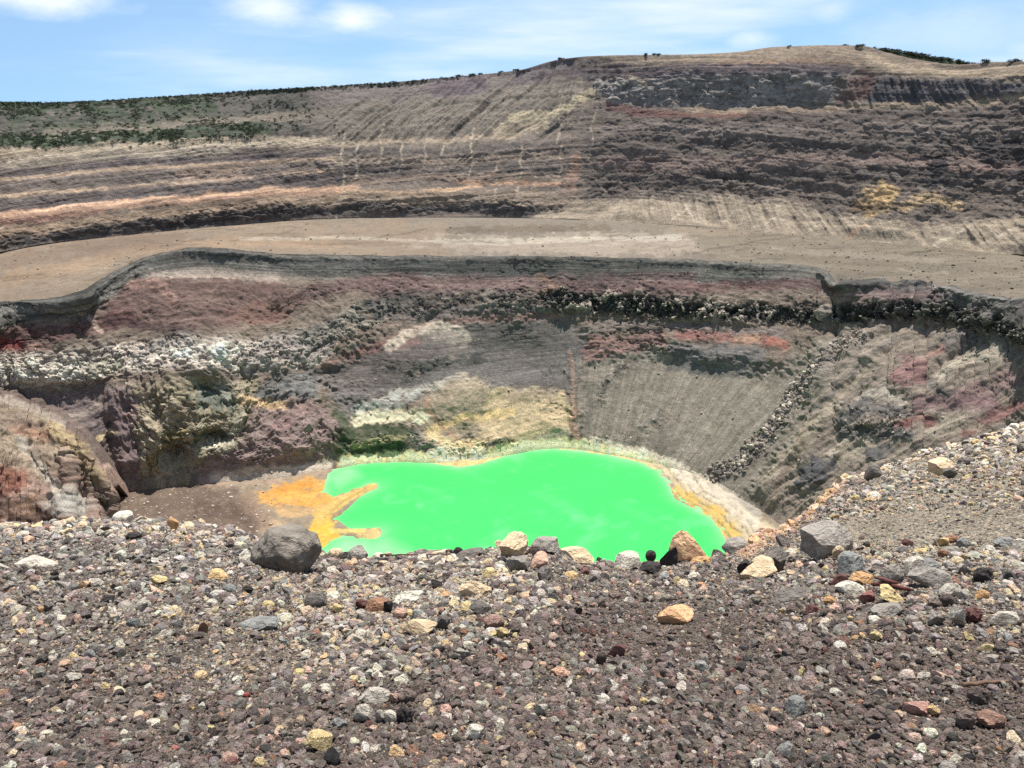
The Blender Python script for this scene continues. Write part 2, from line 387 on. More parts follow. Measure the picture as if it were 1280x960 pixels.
# colours of the caldera wall
OUT = [
    ('a', (76,75,72), .95, 10, [(-560,90),(-560,190),(0,187),(160,181),(300,177),(430,170),(560,90)]),
    ('b', (140,126,112), .5, 7, [(60,165),(160,158),(300,150),(420,142)], .8),
    ('b', (56,70,52), .75, 9, [(-560,176),(0,176),(100,172),(220,170),(330,163)], .8),
    ('b', (52,64,48), .8, 9, [(-560,132),(0,134),(130,133),(260,127)], .9),
    ('b', (60,72,56), .6, 10, [(20,150),(130,148),(260,140)], 1.1),
    ('b', (160,146,126), .85, 6, [(-560,193),(0,193),(150,186),(300,180),(420,178)], .2),
    ('b', (150,140,124), .6, 8, [(0,206),(130,198),(280,193)], .5),
    ('b', (94,86,90), .8, 6, [(0,216),(120,208),(240,203),(400,196)], .5),
    ('b', (160,138,118), .8, 2.5, [(-560,226),(0,224),(150,214),(300,205),(420,200)], .5),
    ('b', (112,102,98), .7, 8, [(0,234),(150,226),(300,216)], .5),
    ('b', (168,144,120), .8, 2.5, [(-560,247),(0,246),(150,236),(300,224),(420,213)], .5),
    ('b', (88,82,84), .8, 8, [(-560,258),(0,257),(130,246),(260,234),(380,224),(430,222)], .5),
    ('b', (150,128,112), .6, 10, [(230,222),(300,214)], .8),
    ('b', (168,124,98), .9, 5.5, [(-560,274),(0,271),(130,258),(250,248),(350,241),(440,237)], .3),
    ('b', (204,154,116), .8, 2, [(0,267),(130,255),(250,245),(350,238),(450,233)], .5),
    ('b', (150,98,84), .7, 3.5, [(-300,284),(0,278),(60,272),(130,266)], .4),
    ('b', (150,128,108), .8, 8, [(0,292),(100,280),(250,264),(420,250),(560,246)], .5),
    ('b', (66,64,65), .9, 7, [(-560,320),(-100,310),(20,302),(60,297),(100,291),(200,281),(300,270),(380,264)], .7),
    ('b', (74,72,72), .85, 8, [(380,264),(460,259),(560,257),(640,262),(700,268)], .8),
    ('a', (102,96,89), .85, 14, [(420,110),(560,110),(700,75),(745,110),(700,160),(600,185),(430,190),(380,150)]),
    ('b', (104,96,96), .8, 13, [(400,118),(520,110),(640,95)], .6),
    ('b', (90,80,88), .9, 11, [(545,113),(600,108)], .4), ('b', (92,84,90), .8, 9, [(650,95),(700,84),(740,92)], .5),
    ('b', (158,146,120), .8, 5, [(640,150),(690,142),(720,130),(740,115)], .6),
    ('b', (156,142,120), .7, 6, [(620,165),(680,158)], .5), ('b', (168,150,122), .7, 4, [(770,78),(785,92),(800,105)], .5),
    ('b', (176,150,118), .7, 5, [(780,97),(805,104)], .5),
    ('b', (80,76,76), .8, 3, [(410,191),(500,190),(600,187),(700,180)], .5), ('b', (150,134,116), .7, 3, [(420,184),(520,178),(640,172)], .6),
    ('b', (146,130,114), .6, 4, [(420,203),(560,200),(700,195)], .6), ('b', (82,78,78), .7, 5, [(420,214),(540,212),(690,212)], .6),
    ('b', (140,122,108), .6, 5, [(430,226),(560,222),(700,222)], .6), ('b', (186,142,110), .55, 2.4, [(570,227),(640,229),(700,230)], .7),
    ('b', (202,160,124), .6, 2, [(420,240),(520,240),(600,232)], .6), ('b', (140,124,108), .7, 8, [(430,247),(600,246),(720,250)], .5),
    ('b', (172,124,98), .55, 6, [(712,235),(716,215),(722,196)], .6), ('b', (186,140,108), .5, 2.4, [(585,232),(600,224),(620,214)], .5),
    ('b', (134,119,103), .7, 11, [(860,72),(960,68),(1060,66),(1120,82),(1280,88),(1860,100)], .35),
    ('b', (156,140,118), .6, 4, [(1085,66),(1120,84),(1200,92),(1280,90)], .5), ('b', (150,120,98), .5, 3, [(900,79),(1000,77),(1070,79)], .4),
    ('b', (130,116,100), .6, 8, [(760,74),(860,72)], .4),
    ('b', (94,84,90), .85, 8, [(760,86),(860,90),(960,88),(1060,88)], .5),
    ('a', (126,122,120), .85, 8, [(740,98),(850,96),(960,96),(1050,95),(1040,128),(960,136),(850,132),(760,130)]),
    ('b', (126,76,68), .7, 3.5, [(785,142),(850,143),(930,144),(990,139)], .5), ('b', (112,74,72), .8, 5, [(760,132),(800,140),(840,146)], .5),
    ('a', (104,72,70), .8, 7, [(1085,82),(1100,96),(1095,112),(1070,126),(1045,132),(1050,118),(1070,100)]),
    ('a', (70,70,78), .9, 6, [(1100,90),(1120,105),(1180,102),(1280,104),(1860,110),(1860,126),(1280,120),(1180,126),(1080,132)]),
    ('b', (146,128,108), .7, 3, [(860,137),(960,140),(1060,134),(1160,132),(1280,124),(1860,120)], .5),
    ('b', (92,84,82), .8, 8, [(940,146),(1060,150),(1200,146),(1280,140)], .6),
    ('b', (112,102,98), .8, 8, [(760,165),(900,162),(1050,160),(1280,158),(1860,160)], .5),
    ('b', (82,77,77), .65, 9, [(740,182),(860,180),(960,184),(1100,182),(1280,178),(1860,180)], .9),
    ('b', (118,100,96), .7, 8, [(760,204),(900,206),(1050,200),(1280,200)], .6),
    ('b', (76,71,71), .7, 9, [(740,228),(860,226),(960,220),(1060,216),(1160,222),(1280,226),(1860,230)], .9),
    ('a', (58,57,61), .85, 4, [(1158,190),(1186,190),(1184,222),(1172,252),(1162,250),(1164,220)]),
    ('a', (62,60,64), .8, 5, [(1215,178),(1290,172),(1290,214),(1240,218)]), ('b', (150,110,98), .5, 4, [(1190,212),(1280,206)], .6),
    ('a', (196,162,112), .9, 5, [(1068,262),(1086,238),(1104,228),(1122,240),(1116,258),(1090,276)]),
    ('b', (184,156,116), .7, 6, [(1130,262),(1160,248),(1200,258)], .8), ('b', (70,64,62), .8, 8, [(1072,266),(1096,260)], .5),
    ('a', (142,130,114), .9, 8, [(740,252),(860,246),(1000,254),(1060,276),(1160,282),(1300,268),(1860,268),(1860,420),(1280,330),(740,300),(610,288)]),
    ('b', (180,170,152), .5, 1.2, [(838,278),(862,258)], .9), ('b', (180,170,152), .5, 1.2, [(868,276),(858,258)], .9), ('b', (176,166,150), .5, 1.2, [(906,276),(916,264)], .9),
    ('b', (180,170,152), .5, 1.4, [(942,284),(972,270)], .9), ('b', (182,172,156), .55, 1.8, [(1168,306),(1204,288)], .8), ('b', (182,172,156), .5, 1.5, [(1226,306),(1280,286)], .8),
    ('b', (170,160,142), .5, 1.3, [(1010,290),(1040,274)], .8), ('b', (180,130,100), .5, 3, [(1060,296),(1085,284)], .6),
]
for x0, y0, y1 in [(428,166,252),(476,160,205),(502,178,214),(531,170,214),(552,180,212),(589,160,222),(620,196,250),(650,180,240),(668,196,236),(700,180,226),(445,180,232),(700,120,180),(740,140,200)]:
    OUT.append(('b', (170,156,136), .5, 1.2, [(x0 + 4, y0), (x0 - 1, y0 * .65 + y1 * .35), (x0 + 2, y0 * .35 + y1 * .65), (x0 - 4, y1)], 1.3))
for x0, y0 in [(370,280),(388,278),(405,278),(420,275),(450,276),(478,275),(500,276)]:
    OUT.append(('b', (198,180,154), .6, 1.6, [(x0, y0 - 3), (x0 - 2, y0 + 3)], .5))
C_out = paint(PX, PY, lin((108,98,92), .2), OUT, 3, .2)
BLK_out = paint(PX, PY, [0.12], [
    ('a', [1.0], 1, 8, [(740,98),(850,96),(960,96),(1050,95),(1040,128),(960,136),(850,132),(760,130)], 0),
    ('a', [0.62], 1, 24, [(775,152),(900,146),(1280,138),(1860,140),(1860,262),(1280,262),(1160,275),(1060,270),(1000,250),(860,242),(728,246),(740,200)], .5),
    ('b', [0.9], 1, 10, [(-560,320),(20,300),(100,290),(200,280),(300,270),(420,262),(560,257),(700,265)], .3),
    ('a', [0.3], .8, 14, [(0,190),(700,170),(720,240),(0,262)], .4),
    ('a', [0.0], 1, 8, [(740,256),(860,250),(1000,258),(1060,280),(1160,286),(1300,272),(1860,268),(1860,420),(1280,330),(740,300),(610,288)], 0)], 1)[..., 0]
GUL_out = paint(PX, PY, [0.05], [
    ('a', [1.0], 1, 30, [(440,125),(560,118),(690,80),(760,110),(715,160),(640,186),(450,190),(420,165)], 0),
    ('a', [0.7], 1, 16, [(740,250),(860,246),(1000,254),(1060,276),(1160,282),(1300,268),(1860,268),(1860,420),(1280,330),(740,300),(610,288)], 0),
    ('a', [0.8], 1, 8, [(1060,100),(1290,100),(1290,130),(1050,134)], 0)], 1)[..., 0]
n = normals(P_out); X, Y, Z = P_out[..., 0], P_out[..., 1], P_out[..., 2]
q = Z - 0.085 * np.minimum(X, 60) + 6 * fbm(X / 160, Y / 160, None, 2, 3)
str1 = fbm(q / 5.0, X / 260, None, 4, 11, 0.6)
d = 5.0 * fbm(X / 60, Y / 60, Z / 60, 3, 21) + 1.6 * fbm(X / 12, Y / 12, Z / 9, 4, 25, 0.6) + 1.1 * str1
sh = X - 1.15 * Z * sstep(140, -60, X) + 8 * fbm(X / 50, Z / 40, None, 2, 31)
rib = 1 - np.abs(fbm(sh / 8.5, Z / 60, None, 4, 41, 0.55)) * 2.6
d += GUL_out * 2.8 * rib
w1 = fbm(X / 14, Z / 9, Y / 14, 3, 2); w2 = fbm(X / 14, Z / 9, Y / 14, 3, 3)
F1, F2, RR = worley(X / 13 + 1.1 * w1, Y / 13, Z / 7 + 1.1 * w2, 60)
G1, G2, SS = worley(X / 5 + 1.2 * w2, Y / 5, Z / 3.4 + 1.2 * w1, 71)
d += .42 * BLK_out * (5.0 * (RR - .5) + 1.6 * sstep(0, .3, F2 - F1) + 2.2 * (SS - .5) + .8 * sstep(0, .3, G2 - G1)) * (.6 + .8 * sstep(-.3, .4, fbm(X / 50, Z / 16, None, 3, 77)))
fade = sstep(0, 14, np.arange(NR)[::-1])[:, None] * sstep(-1, 5, np.arange(NR))[:, None]
far_side = sstep(1300, 1500, np.abs(PX - 640) + 660 * 0) * 0 + 1
P_out = P_out + n * (d * fade)[..., None]
shade = 1 + 0.22 * fbm(X / 9, Y / 9, Z / 5, 4, 51, .6) + 0.16 * str1
shade *= 1 + BLK_out * (0.3 * (RR - .5) + 0.4 * (SS - .5)) + GUL_out * 0.22 * rib  # block tones vary at random; gully hollows get shade painted into the colour
C_out = np.clip(C_out * shade[..., None] / 0.90, 0.008, 0.8)
# back of the rim falls away behind the crest
top = P_out[0]; back = []
for dy, dz in [(260, -120), (120, -42), (50, -11), (18, -2.2), (6, -0.2)]:
    b = top.copy(); b[:, 1] += dy; b[:, 0] *= (b[:, 1] / top[:, 1]); b[:, 2] += dz + 1.5 * fbm(b[:, 0] / 25, b[:, 1] / 25, None, 3, 61) * min(1, dy / 18)
    back.append(b)
P_all = np.concatenate([np.stack(back), P_out]); C_all = np.concatenate([np.repeat(C_out[:1], 5, 0), C_out])
sh2 = sh + .35 * Z * sstep(900, 1280, PX)
XT = {'across_fall': sh2, 'down_fall': Z, 'loose': np.clip(GUL_out, .08, .8), 'bed': q, 'bedded': np.clip(1 - 1.1 * GUL_out - .45 * BLK_out, 0, 1) * sstep(-.4, .3, fbm(X / 60, Z / 30, None, 3, 79) + .2)}; XT = {k_: np.concatenate([np.repeat(v_[:1], 5, 0), v_]) for k_, v_ in XT.items()}
caldera = tag(grid_mesh('caldera_wall', P_all, M_FAR, C_all, XT), 'layered brown and grey outer crater wall rising to the skyline', 'cliff', kind='structure')
OUT_PX, OUT_PY, OUT_P = PX, PY, P_out

# ---- terrace between the two walls
rag = 2.0 * fbm(PXC / 26, 0 * PXC, None, 4, 91, .6) * (1 + 1.6 * sstep(1020, 1120, PXC)) + 7 * np.exp(-((PXC - 1046) / 7) ** 2) + 4 * np.exp(-((PXC - 1160) / 6) ** 2)
_pe = pit_edge
pit_edge = lambda x: _pe(x) + (rag if np.shape(x) == PXC.shape else 0)
EY = -edge_z(PXC) / tan_below(_pe(PXC)); EDGE = survey(PXC, pit_edge(PXC), EY)
NT = 84; t = np.linspace(0, 1, NT)[:, None, None]
EDGE_S = survey(PXC, _pe(PXC), EY)
P_t = FOOT[None] + (EDGE_S - FOOT)[None] * t + (EDGE - EDGE_S)[None] * sstep(.88, 1, t)
tpx, tpy, _ = project(P_t)
TER = [('a', (166,141,116), .9, 18, [(-560,500),(-560,300),(0,300),(300,270),(560,280),(560,330),(0,400)]),
       ('b', (190,150,112), .6, 7, [(0,352),(100,330),(170,312),(300,300),(420,304)], .6), ('b', (150,118,98), .6, 9, [(0,330),(100,312),(220,298)], .6),
       ('b', (150,128,104), .7, 5, [(0,376),(80,366),(130,346),(180,322)], .5),
       ('a', (186,166,146), .85, 9, [(500,300),(600,294),(760,290),(860,292),(900,312),(800,320),(600,316)]),
       ('b', (204,192,172), .75, 3, [(540,300),(620,298),(720,296),(850,297)], .6), ('b', (200,184,160), .7, 1.6, [(300,296),(420,294),(520,298),(640,304)], .4),
       ('b', (204,194,176), .6, 4, [(780,294),(850,296)], .5), ('b', (176,158,140), .6, 3, [(600,309),(760,306),(900,304)], .6),
       ('a', (146,132,112), .9, 20, [(860,280),(1300,300),(1860,380),(1860,560),(1280,380),(1000,335),(880,325)]),
       ('b', (172,150,126), .6, 4, [(840,286),(930,294)], .6), ('b', (134,122,104), .6, 5, [(960,320),(1100,328),(1240,340)], .6), ('b', (168,156,138), .6, 3, [(940,312),(1040,316),(1180,326)], .6),
       ('b', (128,108,88), .6, 3, [(560,286),(660,284),(760,284)], .7)]
C_t = paint(tpx, tpy, lin((150,137,122), .4), TER, 3, .4)
X, Y = P_t[..., 0], P_t[..., 1]
ft = np.sin(np.pi * t[..., 0]) ** 0.5
P_t[..., 2] += ft * (1.6 * fbm(X / 45, Y / 45, None, 4, 81) + 0.5 * fbm(X / 7, Y / 9, None, 3, 82) - 2.0 * sstep(.25, 1, np.sin(np.pi * t[..., 0])) * sstep(300, 0, X) * sstep(-400, -150, X))
C_t *= (1 + 0.15 * fbm(X / 40, Y / 22, None, 5, 83, .65) + 0.16 * fbm(X / 5, Y / 4, None, 4, 84, .7) - .16 * sstep(.1, .5, fbm(X / 60 + .3 * Y / 60, Y / 26, None, 4, 86)))[..., None]
gt = np.random.default_rng(9)
for _ in range(90):          # small dry rills and tracks on the ash
    x0 = gt.uniform(-50, 1300); y0 = float(pit_edge(x0)) - gt.uniform(4, 36); ln = gt.uniform(20, 90); sl = gt.uniform(-.16, .10)
    C_t = C_t * (1 - (gt.uniform(.08, .3) * cover(tpx + 5 * fbm(tpx / 16, tpy / 6, None, 2, 88), tpy + 2 * fbm(tpx / 12, tpy / 5, None, 2, 89), 'b', [(x0, y0), (x0 + ln * .5, y0 + sl * ln * .5 + gt.uniform(-2, 2)), (x0 + ln, y0 + sl * ln)], gt.uniform(.5, 1.1), .7))[..., None] * (1 if gt.uniform() < .6 else -1))
C_t = np.clip(C_t / 1.9, 0.01, 0.8)
tag(grid_mesh('terrace', P_t, M_TERR, C_t), 'flat tan ash terrace between the inner pit and the outer wall', 'ground', kind='structure')

# ---- inner crater (pit) wall, surveyed downwards from its edge to the shore
NP = 350
PY = rows_between(pit_edge(PXC), pit_base(PXC), NP); PX = PXg(NP)
PSL = [('b', [1.9], 1, 16, [(0,390),(100,374),(170,338),(250,322),(340,330),(450,332),(650,334),(850,338),(1000,345),(1060,360),(1160,362),(1280,385)], 0),
       ('a', [0.75], 1, 8, [(150,360),(350,350),(390,385),(350,410),(150,412),(100,420)], 0),
       ('b', [1.35], 1, 22, [(0,460),(80,462),(150,452),(250,450),(330,455),(400,434),(450,412)], 0),
       ('b', [2.3], 1, 14, [(690,378),(760,383),(850,390),(950,392),(1050,396),(1150,388),(1220,402),(1290,418)], 0),
       ('a', [2.4], 1, 9, [(180,500),(310,475),(310,520),(280,560),(240,600),(180,600)], 0),
       ('a', [0.6], 1, 9, [(0,500),(150,490),(160,540),(0,560)], 0),
       ('a', [0.62], 1, 12, [(720,440),(960,470),(1060,420),(1000,520),(940,600),(760,580),(720,540)], 0),
       ('a', [1.2], .9, 8, [(836,436),(968,440),(962,466),(836,464)], 0),
       ('b', [0.85], .9, 8, [(420,560),(470,550),(520,552),(560,566),(640,556)], 0),
       ('a', [0.6], 1, 10, [(300,590),(420,560),(420,600),(300,610)], 0)]
m0 = paint(PX, PY, [0.9], PSL, 1)[..., 0]
T = tan_below(PY); Ytop = EY; Ybot = -base_z(PXC) / T[-1]
lo = np.full(NC, 0.08); hi = np.full(NC, 12.0)
for _ in range(26):
    k = np.sqrt(lo * hi); y = Ytop.copy()
    for i in range(NP - 1):
        mm = m0[i] * k; y = y * (T[i] + mm) / (T[i + 1] + mm)
    big = y > Ybot      # too far: not gentle enough
    hi = np.where(big, k, hi); lo = np.where(big, lo, k)
ker = np.ones(41) / 41; k = np.convolve(np.pad(k, 20, 'edge'), ker, 'valid')
Yp = np.zeros_like(T); Yp[0] = Ytop
for i in range(NP - 1):
    mm = m0[i] * k; Yp[i + 1] = Yp[i] * (T[i] + mm) / (T[i + 1] + mm)
sm_w = sstep(0, 40, np.arange(NP))[:, None]
Yp = Yp * (1 - sm_w) + smooth_cols(Yp, 24) * sm_w
P_pit = survey(PX, PY, Yp)
PIT = [
    # rim ash beds
    ('b', (98,97,94), .97, 17, [(-560,556),(-200,456),(0,392),(100,376),(170,340),(250,322),(340,330),(450,332),(650,334),(850,338),(1000,344),(1060,356),(1160,362),(1280,386),(1860,530)], .25),
    ('b', (72,73,72), .8, 6, [(-200,446),(0,384),(80,376),(120,362),(170,332),(250,315),(330,320)], .5), ('b', (104,104,100), .6, 3, [(0,396),(110,376),(180,344),(250,328),(340,336)], .5),
    ('b', (64,66,66), .75, 5, [(0,404),(60,396),(110,384)], .6), ('b', (72,74,74), .6, 6, [(340,330),(500,336),(700,334)], .6),
    ('b', (70,70,68), .6, 4, [(640,326),(850,330),(1000,340)], .6), ('b', (110,108,102), .6, 4, [(860,346),(960,342),(1020,344),(1045,356)], .5),
    ('b', (156,142,132), .6, 7, [(190,348),(230,340),(290,342),(345,346)], .5),
    ('a', (100,74,69), .95, 10, [(125,388),(165,350),(230,350),(345,352),(385,370),(372,392),(350,408),(250,414),(150,414)]),
    ('a', (116,80,70), .8, 7, [(285,392),(320,376),(352,382),(366,402),(320,410),(288,404)]), ('b', (150,118,108), .5, 5, [(160,362),(200,356),(220,380)], .7),
    ('b', (92,58,58), .85, 10, [(-560,560),(-200,490),(0,424),(60,420),(110,414),(160,398)], .4), ('b', (130,46,46), .85, 8, [(-200,500),(-10,432),(26,436)], .4), ('b', (176,120,104), .6, 4, [(40,438),(62,438)], .4),
    ('b', (72,52,54), .7, 5, [(130,404),(180,410),(240,418)], .5), ('b', (160,140,130), .8, 3, [(96,392),(112,404),(124,418)], .3),
    ('b', (94,70,70), .85, 11, [(380,374),(420,362),(470,356),(520,352)], .4), ('b', (98,80,79), .9, 11, [(470,364),(560,358),(680,358),(780,352),(860,356)], .4),
    ('b', (98,66,66), .85, 7, [(850,364),(930,356),(1010,356),(1050,366)], .5), ('b', (150,118,98), .6, 5, [(674,344),(690,360),(676,376)], .7),
    ('b', (96,76,76), .7, 8, [(720,366),(850,368)], .5), ('b', (104,84,84), .7, 10, [(1065,366),(1130,372),(1180,374)], .5),
    # lava flows
    ('b', (176,168,158), .92, 18, [(-560,600),(-200,520),(0,462),(80,464),(150,452),(250,448),(330,450),(390,438)], .45),
    ('b', (182,176,164), .7, 12, [(20,462),(70,468),(100,466)], .5), ('b', (186,182,172), .7, 11, [(210,440),(260,446),(300,456)], .5), ('b', (130,126,121), .6, 9, [(120,462),(180,448),(230,430)], .8),
    ('b', (150,148,130), .7, 10, [(118,466),(150,458)], .5), ('b', (126,118,116), .8, 16, [(310,455),(360,440),(400,430)], .5),
    ('b', (88,90,84), .75, 12, [(385,428),(420,412),(460,396),(500,382)], .8), ('b', (120,118,110), .5, 10, [(420,420),(470,398)], .9),
    ('b', (66,66,66), .75, 12, [(470,386),(540,380),(620,378),(680,382)], .7), ('b', (92,88,88), .7, 8, [(480,398),(580,396),(680,394)], .5),
    ('b', (54,56,56), .97, 10, [(690,376),(760,380),(850,388),(950,392),(1050,397),(1120,388),(1180,390),(1230,405),(1290,420),(1860,560)], .2),
    ('b', (70,68,68), .7, 10, [(1200,380),(1250,390),(1290,400)], .6), ('b', (92,90,90), .6, 10, [(1170,362),(1220,376),(1280,396)], .6), ('b', (58,60,62), .7, 8, [(1060,356),(1110,354),(1160,360)], .8),
    # below the flows, left
    ('a', (98,88,90), .9, 9, [(-200,500),(0,486),(80,492),(150,498),(170,530),(150,560),(60,540),(-200,560)]), ('b', (78,74,78), .7, 8, [(60,520),(100,540),(130,560)], .5), ('b', (140,128,120), .6, 5, [(0,510),(40,520),(90,524),(150,500)], .8),
    ('a', (104,90,92), .9, 6, [(130,500),(175,490),(185,560),(180,600),(140,605)]), ('b', (190,172,130), .7, 4, [(120,552),(145,548)], .4), ('b', (132,104,102), .6, 8, [(175,530),(200,515)], .7),
    ('a', (134,126,104), .9, 8, [(180,500),(230,480),(310,480),(315,515),(290,560),(250,580),(215,602),(178,598)]), ('a', (92,104,98), .8, 6, [(240,490),(285,480),(285,515),(250,516)]),
    ('b', (110,98,66), .8, 7, [(190,580),(215,555),(230,540)], .5), ('b', (88,98,78), .7, 8, [(245,548),(285,545)], .6), ('b', (168,164,146), .7, 7, [(255,560),(280,562),(295,520)], .6), ('b', (150,134,116), .6, 6, [(200,540),(230,510)], .8),
    ('a', (120,103,101), .95, 8, [(290,560),(310,510),(370,508),(430,530),(420,565),(380,590),(300,600),(240,600)]), ('a', (98,99,100), .9, 5, [(312,496),(330,478),(395,462),(402,492),(390,508),(330,506)]), ('b', (188,158,118), .8, 5, [(296,500),(320,506),(350,512)], .5), ('b', (124,90,88), .5, 7, [(340,540),(380,520)], .7),
    ('b', (170,158,144), .8, 6, [(270,598),(310,596),(360,592),(410,582)], .4),
    # centre
    ('a', (92,90,89), .95, 14, [(400,470),(500,420),(600,405),(720,402),(730,440),(716,490),(640,500),(560,480),(480,500),(430,530)]),
    ('a', (90,84,82), .8, 8, [(402,460),(470,432),(540,410),(560,440),(500,470),(440,500)]),
    ('b', (126,92,84), .8, 3.5, [(402,462),(440,446),(480,428),(530,408),(590,402),(700,396)], .4), ('b', (118,78,74), .6, 5, [(440,448),(480,432),(520,426)], .6),
    ('b', (176,166,150), .75, 5, [(484,432),(510,418),(545,408),(575,414),(584,424)], .5), ('b', (150,140,128), .6, 8, [(548,418),(580,428)], .5),
    ('b', (58,62,60), .8, 6, [(505,472),(530,458),(570,450),(600,452)], .8), ('b', (84,82,82), .7, 12, [(600,430),(680,425),(720,440)], .5),
    ('b', (158,156,146), .7, 6, [(450,516),(500,494),(540,482),(580,474)], .6), ('b', (140,146,142), .7, 9, [(450,520),(480,508),(520,494)], .6),
    ('a', (136,125,106), .95, 8, [(530,500),(560,478),(590,474),(612,488),(622,510),(600,548),(560,560),(530,530)]), ('a', (176,158,124), .85, 9, [(612,496),(660,486),(705,490),(716,520),(700,552),(640,560),(600,548)]),
    ('b', (112,104,92), .6, 6, [(640,500),(664,494),(690,494)], .7), ('b', (196,170,110), .6, 5, [(540,540),(570,524),(600,520),(640,516)], .9),
    ('b', (196,188,156), .85, 8, [(450,528),(490,520),(530,526)], .5), ('b', (200,180,132), .8, 8, [(535,545),(570,560),(600,560)], .5), ('b', (160,112,86), .55, 3, [(534,500),(536,516),(548,526),(570,548)], .5),
    ('b', (130,126,118), .7, 8, [(520,548),(540,562),(570,572)], .5), ('b', (146,142,128), .7, 8, [(660,556),(700,548)], .7),
    ('a', (48,64,42), .9, 6, [(420,548),(440,534),(500,532),(516,540),(514,560),(490,566),(450,570),(426,574)]), ('b', (62,72,54), .8, 7, [(420,520),(432,535)], .5), ('b', (70,84,70), .7, 2.5, [(608,560),(632,550),(648,556)], .5), ('b', (150,146,104), .6, 4, [(440,560),(480,552),(506,548)], .9),
    ('b', (160,116,94), .5, 2.2, [(711,440),(716,470),(718,510),(720,548)], .5), ('b', (168,128,108), .5, 5, [(718,520),(722,556)], .6),
    # talus and beds on the right of the lake
    ('a', (115,110,101), .97, 9, [(722,450),(760,430),(830,440),(960,470),(1020,430),(1090,405),(1120,420),(1050,480),(990,560),(950,660),(880,606),(800,572),(724,560)]),
    ('a', (124,88,84), .85, 6, [(722,440),(740,424),(830,414),(832,430),(780,446),(730,456)]), ('b', (112,104,102), .7, 6, [(720,420),(760,410),(850,412),(980,420)], .5), ('b', (136,84,78), .85, 6, [(850,424),(910,424),(965,430)], .5), ('b', (170,84,66), .6, 5, [(966,432),(986,436)], .3), ('b', (158,130,104), .6, 5, [(920,424),(950,428)], .6),
    ('a', (95,94,95), .95, 5, [(836,436),(900,432),(966,442),(958,466),(900,468),(838,462)]), ('b', (84,86,86), .7, 4, [(836,460),(900,470),(950,468)], .5),
    ('b', (74,72,70), .85, 3, [(752,498),(764,472),(782,460)], .5), ('b', (96,92,86), .8, 7, [(728,556),(740,520),(745,480)], .6), ('b', (90,88,84), .7, 4, [(800,540),(826,520),(830,555)], .6), ('b', (104,98,90), .6, 12, [(740,545),(800,550),(840,560)], .7), ('b', (118,112,104), .6, 18, [(860,560),(930,600)], .4),
    ('b', (100,94,92), .9, 9, [(1075,425),(1040,450),(1000,490),(960,545),(925,580),(898,592)], .5),
    ('a', (120,111,102), .9, 10, [(1060,420),(1150,408),(1290,440),(1860,600),(1860,720),(1280,660),(1000,680),(960,650),(1010,560)]),
    ('b', (156,148,134), .8, 9, [(1165,476),(1200,462),(1250,446)], .6), ('b', (152,146,136), .7, 6, [(1080,505),(1110,495),(1130,505)], .6), ('b', (140,130,114), .7, 8, [(960,600),(1000,560),(1050,500),(1100,440)], .6), ('b', (86,84,84), .7, 4, [(1020,520),(1060,480),(1100,440),(1120,425)], .8),
    ('a', (122,80,82), .85, 7, [(1105,478),(1130,452),(1160,450),(1160,482),(1130,486)]), ('b', (140,72,66), .6, 5, [(1168,446),(1184,436)], .4), ('b', (116,62,62), .85, 7, [(1132,542),(1150,530),(1168,536)], .4), ('b', (104,82,86), .8, 10, [(1150,510),(1200,505),(1240,510)], .5), ('b', (124,66,68), .75, 9, [(1210,545),(1250,524),(1290,508)], .4), ('b', (124,92,94), .7, 10, [(1220,500),(1290,470)], .6),
    ('b', (82,82,84), .85, 9, [(1055,530),(1085,515),(1125,520)], .5), ('b', (76,78,80), .8, 7, [(1060,545),(1110,548),(1140,552)], .5), ('b', (50,58,56), .8, 4, [(1074,540),(1086,544)], .3), ('b', (142,134,120), .8, 8, [(1040,575),(1070,562),(1090,552)], .4), ('a', (68,70,76), .95, 5, [(1000,590),(1020,572),(1044,580),(1030,606),(1004,616)]), ('b', (70,72,76), .85, 7, [(1090,572),(1112,566)], .4), ('b', (140,132,118), .7, 7, [(1170,550),(1200,530),(1230,540)], .5),
    ('b', (74,72,74), .7, 5, [(1160,470),(1176,490),(1190,500)], .5), ('b', (96,92,92), .7, 10, [(1190,430),(1260,430),(1290,450)], .6),
    # crust just above the lake
    ('b', (226,204,146), .95, 6, [(430,577),(470,574),(520,571),(545,574),(575,579),(600,575),(630,565),(655,557),(690,555),(730,558),(770,565),(800,572),(830,583)], .3),
    ('b', (214,202,168), .8, 7, [(545,566),(575,570),(600,566)], .5), ('b', (190,182,164), .7, 4, [(740,552),(800,564),(850,584),(900,610),(940,636)], .5),
]
C_pit = paint(PX, PY, lin((106,95,86)), PIT)
